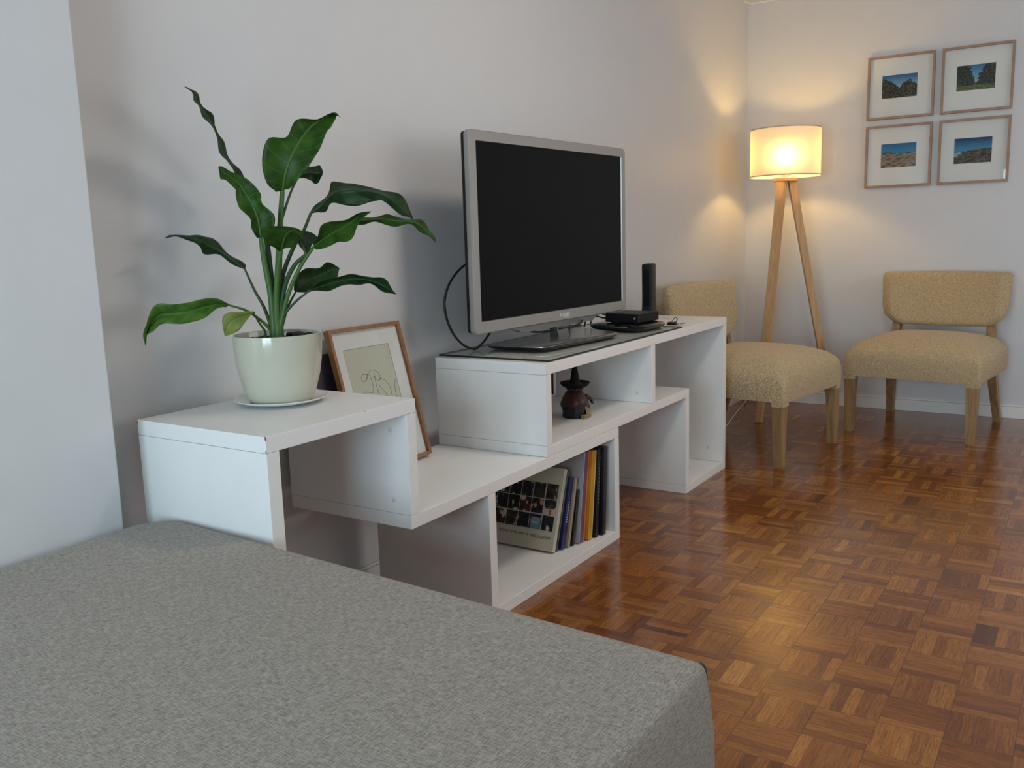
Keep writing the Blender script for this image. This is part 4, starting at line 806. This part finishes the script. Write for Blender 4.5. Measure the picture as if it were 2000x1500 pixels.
LEAVES = [('A', [[[0.3588, -0.2182, 1.2259], [0.3333, -0.225, 1.2212], [0.3609, -0.2347, 1.2306]], [[0.3535, -0.2363, 1.2617], [0.3092, -0.2172, 1.2474], [0.3649, -0.2713, 1.2532]], [[0.3568, -0.2506, 1.2931], [0.3043, -0.2132, 1.2974], [0.3729, -0.2949, 1.2772]], [[0.3699, -0.2611, 1.3251], [0.3197, -0.2226, 1.345], [0.3912, -0.3122, 1.3134]], [[0.3932, -0.2685, 1.3581], [0.3513, -0.2503, 1.3528], [0.4109, -0.3147, 1.3441]], [[0.4233, -0.27, 1.3833], [0.385, -0.2536, 1.3907], [0.436, -0.3085, 1.3695]], [[0.4566, -0.2781, 1.4031], [0.429, -0.282, 1.3975], [0.4582, -0.3012, 1.3835]], [[0.487, -0.284, 1.4157], [0.4684, -0.3004, 1.4142], [0.4814, -0.2927, 1.4073]], [[0.501, -0.2897, 1.4061], [0.501, -0.2897, 1.4061], [0.501, -0.2897, 1.4061]]], [[0.3006, -0.2298, 0.8882], [0.3116, -0.2242, 0.9633], [0.3278, -0.221, 1.0571], [0.3425, -0.2184, 1.1416], [0.3583, -0.2174, 1.2259]]), ('B', [[[0.4225, -0.2113, 1.2651], [0.4327, -0.2027, 1.2718], [0.4227, -0.2063, 1.2583]], [[0.4556, -0.2035, 1.2751], [0.4665, -0.1937, 1.2893], [0.4566, -0.2014, 1.2623]], [[0.4812, -0.2053, 1.2761], [0.4925, -0.1954, 1.2929], [0.4767, -0.1975, 1.2545]], [[0.4962, -0.2107, 1.273], [0.5095, -0.2028, 1.2932], [0.4901, -0.2009, 1.2499]], [[0.4916, -0.2238, 1.2681], [0.4916, -0.2238, 1.2681], [0.4916, -0.2238, 1.2681]]], [[0.3448, -0.219, 1.1509], [0.3832, -0.219, 1.2218], [0.4225, -0.2113, 1.2651]]), ('C', [[[0.3105, -0.1343, 1.2579], [0.3407, -0.0893, 1.2655], [0.3248, -0.1252, 1.2627]], [[0.2819, -0.1392, 1.2808], [0.3117, -0.0939, 1.2875], [0.2963, -0.1303, 1.2853]], [[0.2543, -0.1443, 1.3085], [0.284, -0.0986, 1.3159], [0.2698, -0.1367, 1.3145]], [[0.2244, -0.1636, 1.3385], [0.2545, -0.1191, 1.3443], [0.2387, -0.1548, 1.3425]], [[0.194, -0.1814, 1.3717], [0.2237, -0.1343, 1.3838], [0.2089, -0.1759, 1.3669]], [[0.169, -0.192, 1.3941], [0.196, -0.1419, 1.4024], [0.1862, -0.1891, 1.3926]], [[0.1435, -0.2033, 1.4114], [0.1727, -0.1567, 1.4192], [0.1581, -0.1974, 1.4072]], [[0.128, -0.2119, 1.4275], [0.159, -0.1683, 1.4344], [0.1407, -0.2007, 1.4309]], [[0.0976, -0.217, 1.4406], [0.0976, -0.217, 1.4406], [0.0976, -0.217, 1.4406]]], [[0.2975, -0.2235, 0.8931], [0.308, -0.2115, 0.9872], [0.3172, -0.1975, 1.0814], [0.3193, -0.1865, 1.1286], [0.3186, -0.1614, 1.2091], [0.3105, -0.1343, 1.2579]]), ('D', [[[0.2845, -0.2116, 1.1144], [0.2669, -0.2179, 1.1146], [0.2864, -0.2252, 1.1164]], [[0.28, -0.2164, 1.1373], [0.2561, -0.2131, 1.1376], [0.2921, -0.2475, 1.1327]], [[0.2737, -0.2171, 1.1647], [0.2514, -0.2177, 1.1601], [0.2918, -0.2558, 1.1656]], [[0.2643, -0.2117, 1.1966], [0.2344, -0.2026, 1.1853], [0.2734, -0.2379, 1.1933]], [[0.2594, -0.1966, 1.2221], [0.2342, -0.1949, 1.2103], [0.2749, -0.2333, 1.2161]], [[0.2542, -0.1816, 1.2453], [0.2359, -0.1913, 1.2307], [0.2683, -0.2155, 1.2416]], [[0.2523, -0.155, 1.2626], [0.2351, -0.1668, 1.2468], [0.2606, -0.1793, 1.2614]], [[0.2518, -0.1325, 1.273], [0.2339, -0.1433, 1.2571], [0.2528, -0.1427, 1.2815]], [[0.2556, -0.1156, 1.287], [0.2556, -0.1156, 1.287], [0.2556, -0.1156, 1.287]]], [[0.2962, -0.2215, 0.8932], [0.2979, -0.2178, 0.9737], [0.292, -0.2094, 1.0586], [0.2845, -0.2116, 1.1144]]), ('E', [[[0.2996, -0.2628, 1.0831], [0.284, -0.2728, 1.0811], [0.2979, -0.2712, 1.083]], [[0.2892, -0.2799, 1.0967], [0.2609, -0.2709, 1.093], [0.2971, -0.3039, 1.0938]], [[0.2724, -0.3058, 1.11], [0.2334, -0.2776, 1.1158], [0.2862, -0.339, 1.1068]], [[0.2565, -0.3335, 1.1216], [0.2187, -0.3046, 1.1359], [0.2707, -0.3684, 1.1152]], [[0.2504, -0.3595, 1.1279], [0.2202, -0.3428, 1.1404], [0.257, -0.383, 1.1202]], [[0.2485, -0.3951, 1.1234], [0.2485, -0.3951, 1.1234], [0.2485, -0.3951, 1.1234]]], [[0.2997, -0.2276, 0.8906], [0.3017, -0.2309, 0.9641], [0.3016, -0.2423, 1.0346], [0.2996, -0.2628, 1.0831]]), ('F', [[[0.3664, -0.2759, 1.0716], [0.3804, -0.2518, 1.0749], [0.3781, -0.2777, 1.076]], [[0.3654, -0.2687, 1.0906], [0.3784, -0.2434, 1.0932], [0.3848, -0.2825, 1.0946]], [[0.3772, -0.2447, 1.1074], [0.3925, -0.2214, 1.1149], [0.4076, -0.2737, 1.1167]], [[0.3932, -0.209, 1.1224], [0.4063, -0.1822, 1.1303], [0.4142, -0.2253, 1.1265]], [[0.3953, -0.1702, 1.1389], [0.3953, -0.1702, 1.1389], [0.3953, -0.1702, 1.1389]]], [[0.3026, -0.2315, 0.8928], [0.3234, -0.2355, 0.9864], [0.345, -0.2519, 1.042], [0.3664, -0.2759, 1.0716]]), ('G', [[[0.3577, -0.3127, 1.0899], [0.3391, -0.3273, 1.0947], [0.3527, -0.3217, 1.0843]], [[0.3569, -0.344, 1.1054], [0.3352, -0.3523, 1.1156], [0.3588, -0.3663, 1.0902]], [[0.3568, -0.377, 1.1192], [0.3267, -0.3702, 1.1359], [0.3579, -0.3993, 1.0996]], [[0.3562, -0.4097, 1.1309], [0.3273, -0.4048, 1.1477], [0.3572, -0.4343, 1.1033]], [[0.3559, -0.4419, 1.1455], [0.332, -0.4492, 1.1475], [0.3508, -0.4557, 1.1229]], [[0.3616, -0.4649, 1.1602], [0.3423, -0.4786, 1.164], [0.3519, -0.4695, 1.1446]], [[0.3606, -0.4989, 1.1655], [0.3606, -0.4989, 1.1655], [0.3606, -0.4989, 1.1655]]], [[0.3043, -0.2333, 0.8951], [0.3214, -0.2498, 0.9724], [0.3393, -0.2774, 1.0374], [0.3577, -0.3127, 1.0899]]), ('H', [[[0.4102, -0.2573, 1.1723], [0.4368, -0.2296, 1.1784], [0.4227, -0.2547, 1.1711]], [[0.4315, -0.2673, 1.1864], [0.4598, -0.2403, 1.1985], [0.4455, -0.2694, 1.1769]], [[0.4571, -0.2799, 1.2134], [0.4843, -0.2506, 1.2276], [0.4648, -0.2755, 1.1931]], [[0.4789, -0.2913, 1.2253], [0.5006, -0.2503, 1.2499], [0.4895, -0.2951, 1.1926]], [[0.4967, -0.3177, 1.2282], [0.5214, -0.283, 1.2478], [0.5102, -0.3284, 1.1871]], [[0.5057, -0.3515, 1.2238], [0.5313, -0.3196, 1.2383], [0.5244, -0.3654, 1.1987]], [[0.5113, -0.4003, 1.2134], [0.5437, -0.3794, 1.2263], [0.5182, -0.3932, 1.1982]], [[0.5128, -0.4475, 1.1876], [0.5496, -0.4306, 1.2094], [0.5183, -0.4386, 1.1706]], [[0.5063, -0.4821, 1.1627], [0.5405, -0.4614, 1.1841], [0.5136, -0.4726, 1.157]], [[0.5055, -0.5042, 1.147], [0.5055, -0.5042, 1.147], [0.5055, -0.5042, 1.147]]], [[0.3026, -0.2315, 0.8928], [0.328, -0.2262, 1.0098], [0.3609, -0.2397, 1.0889], [0.3858, -0.2511, 1.1261], [0.4102, -0.2573, 1.1723]]), ('I', [[[0.4488, -0.3428, 1.1465], [0.4759, -0.3165, 1.1508], [0.4572, -0.3346, 1.143]], [[0.4601, -0.3777, 1.1501], [0.4941, -0.3604, 1.1593], [0.472, -0.376, 1.1425]], [[0.4787, -0.4244, 1.1517], [0.5105, -0.4037, 1.1606], [0.4812, -0.4089, 1.1419]], [[0.483, -0.4698, 1.1459], [0.5104, -0.4414, 1.1582], [0.488, -0.4587, 1.1346]], [[0.495, -0.5082, 1.1418], [0.5271, -0.4886, 1.1481], [0.5007, -0.497, 1.1338]], [[0.4991, -0.537, 1.1284], [0.532, -0.5175, 1.1391], [0.5037, -0.524, 1.1209]], [[0.4984, -0.5601, 1.1093], [0.5296, -0.5391, 1.1165], [0.5045, -0.5491, 1.1035]], [[0.4944, -0.578, 1.0915], [0.4944, -0.578, 1.0915], [0.4944, -0.578, 1.0915]]], [[0.3043, -0.2333, 0.8951], [0.3335, -0.245, 0.9858], [0.3739, -0.2717, 1.0738], [0.4156, -0.3131, 1.1146], [0.4488, -0.3428, 1.1465]]), ('J', [[[0.3673, -0.2306, 0.9797], [0.3478, -0.2424, 0.9887], [0.3662, -0.2439, 0.9789]], [[0.3859, -0.2354, 0.9969], [0.3627, -0.2388, 1.0151], [0.3879, -0.2588, 0.9785]], [[0.4158, -0.2403, 1.0098], [0.3929, -0.2421, 1.0352], [0.417, -0.2641, 0.9864]], [[0.4396, -0.2549, 1.0208], [0.4202, -0.2653, 1.0358], [0.438, -0.2747, 0.9964]], [[0.4604, -0.2658, 1.0296], [0.4403, -0.2736, 1.0495], [0.4596, -0.2852, 1.0099]], [[0.4802, -0.2763, 1.0336], [0.4802, -0.2763, 1.0336], [0.4802, -0.2763, 1.0336]]], [[0.3072, -0.2372, 0.8973], [0.3336, -0.2339, 0.9427], [0.3673, -0.2306, 0.9797]]), ('K', [[[0.3438, -0.3041, 0.9855], [0.3214, -0.3341, 0.9941], [0.3383, -0.3192, 0.9813]], [[0.3575, -0.3403, 0.9966], [0.3356, -0.3694, 1.0104], [0.352, -0.3576, 0.9853]], [[0.3619, -0.3815, 1.0057], [0.3424, -0.4139, 1.0209], [0.3536, -0.3947, 0.9938]], [[0.368, -0.4263, 1.0114], [0.3423, -0.4508, 1.0213], [0.3609, -0.4412, 0.9999]], [[0.3798, -0.4643, 1.0071], [0.3588, -0.4958, 1.0177], [0.3683, -0.4711, 1.0]], [[0.3876, -0.4988, 0.994], [0.3645, -0.5257, 1.0089], [0.3744, -0.5036, 0.9848]], [[0.3942, -0.5334, 0.9743], [0.3942, -0.5334, 0.9743], [0.3942, -0.5334, 0.9743]]], [[0.3043, -0.2333, 0.8951], [0.3107, -0.243, 0.9257], [0.3262, -0.2701, 0.9581], [0.3438, -0.3041, 0.9855]]), ('L', [[[0.2798, -0.1522, 1.0408], [0.2981, -0.1333, 1.0487], [0.2825, -0.1419, 1.0393]], [[0.254, -0.143, 1.0631], [0.2738, -0.1272, 1.0687], [0.255, -0.1308, 1.0594]], [[0.2339, -0.1242, 1.085], [0.2548, -0.1101, 1.0902], [0.233, -0.1102, 1.0773]], [[0.2074, -0.1163, 1.0996], [0.2322, -0.1051, 1.1151], [0.2047, -0.103, 1.0801]], [[0.1846, -0.1148, 1.1116], [0.2095, -0.1058, 1.1205], [0.1864, -0.1071, 1.0966]], [[0.1666, -0.1035, 1.119], [0.1856, -0.0867, 1.1237], [0.1722, -0.099, 1.1131]], [[0.1368, -0.0936, 1.1233], [0.1528, -0.0727, 1.1263], [0.1415, -0.0869, 1.1202]], [[0.1081, -0.0877, 1.1198], [0.1081, -0.0877, 1.1198], [0.1081, -0.0877, 1.1198]]], [[0.2936, -0.2175, 0.8933], [0.2912, -0.1982, 0.9455], [0.2848, -0.1755, 0.9885], [0.2798, -0.1522, 1.0408]]), ('M', [[[0.2045, -0.1724, 0.959], [0.1894, -0.1915, 0.9664], [0.1966, -0.1765, 0.9542]], [[0.1764, -0.1654, 0.9625], [0.1612, -0.1825, 0.9761], [0.1652, -0.1672, 0.9483]], [[0.1435, -0.1538, 0.9567], [0.1285, -0.1688, 0.9783], [0.133, -0.1602, 0.9305]], [[0.1095, -0.1408, 0.9493], [0.0971, -0.16, 0.9707], [0.1004, -0.1493, 0.9238]], [[0.0832, -0.1195, 0.9475], [0.0737, -0.1426, 0.9705], [0.0748, -0.1278, 0.9265]], [[0.0617, -0.106, 0.9446], [0.0494, -0.1235, 0.9721], [0.0546, -0.1162, 0.9233]], [[0.0432, -0.1009, 0.9284], [0.0272, -0.1155, 0.9466], [0.0368, -0.1109, 0.9116]], [[0.0338, -0.093, 0.9069], [0.0191, -0.111, 0.92], [0.029, -0.1024, 0.9001]], [[0.0278, -0.0922, 0.8785], [0.0278, -0.0922, 0.8785], [0.0278, -0.0922, 0.8785]]], [[0.2919, -0.2156, 0.891], [0.2737, -0.2075, 0.914], [0.2429, -0.1907, 0.9423], [0.2045, -0.1724, 0.959]]), ('N', [[[0.2275, -0.232, 0.9397], [0.2223, -0.245, 0.9441], [0.2228, -0.2335, 0.9355]], [[0.2056, -0.2192, 0.9321], [0.1966, -0.2243, 0.9436], [0.2034, -0.2271, 0.9192]], [[0.1835, -0.2068, 0.9224], [0.1738, -0.2076, 0.9443], [0.1878, -0.2266, 0.9033]], [[0.1749, -0.1983, 0.907], [0.1637, -0.1968, 0.9286], [0.1792, -0.2156, 0.8956]], [[0.169, -0.1949, 0.8878], [0.169, -0.1949, 0.8878], [0.169, -0.1949, 0.8878]]], [[0.2839, -0.2038, 0.8891], [0.259, -0.2105, 0.9154], [0.2275, -0.232, 0.9397]])]

for key_, rows, pet in LEAVES: build_leaf(key_, rows, pet)
bm = bmesh.new(); add_tube(bm, [(0.000, 0.0, PH-0.03), (0.001, -0.001, PH+0.01), (0.001, 0.0, PH+0.035)], lambda t: 0.013-0.004*t, 14); mesh_obj('main_stem', bm, M['stem'], po, smooth=60)

# ------------------------------------------------------------------ ceiling lamp over the room (above the frame; it throws the television's shadow on the wall)
cl = thing('ceiling_lamp', 'round white glass ceiling lamp above the middle of the room', 'lamp', (1.35, -1.50, CEIL))
bm = bmesh.new(); add_lathe(bm, [(0, -0.001), (0.195, -0.001), (0.195, -0.02), (0, -0.02)], 32); mesh_obj('base', bm, M['trim'], cl, smooth=40)
bm = bmesh.new(); add_lathe(bm, [(0.19, -0.02), (0.20, -0.045), (0.16, -0.075), (0.08, -0.09), (0, -0.093)], 32); mesh_obj('glass_bowl', bm, m_emit('lit_opal_glass', (1.0, 0.88, 0.77), 38.0), cl, smooth=60)
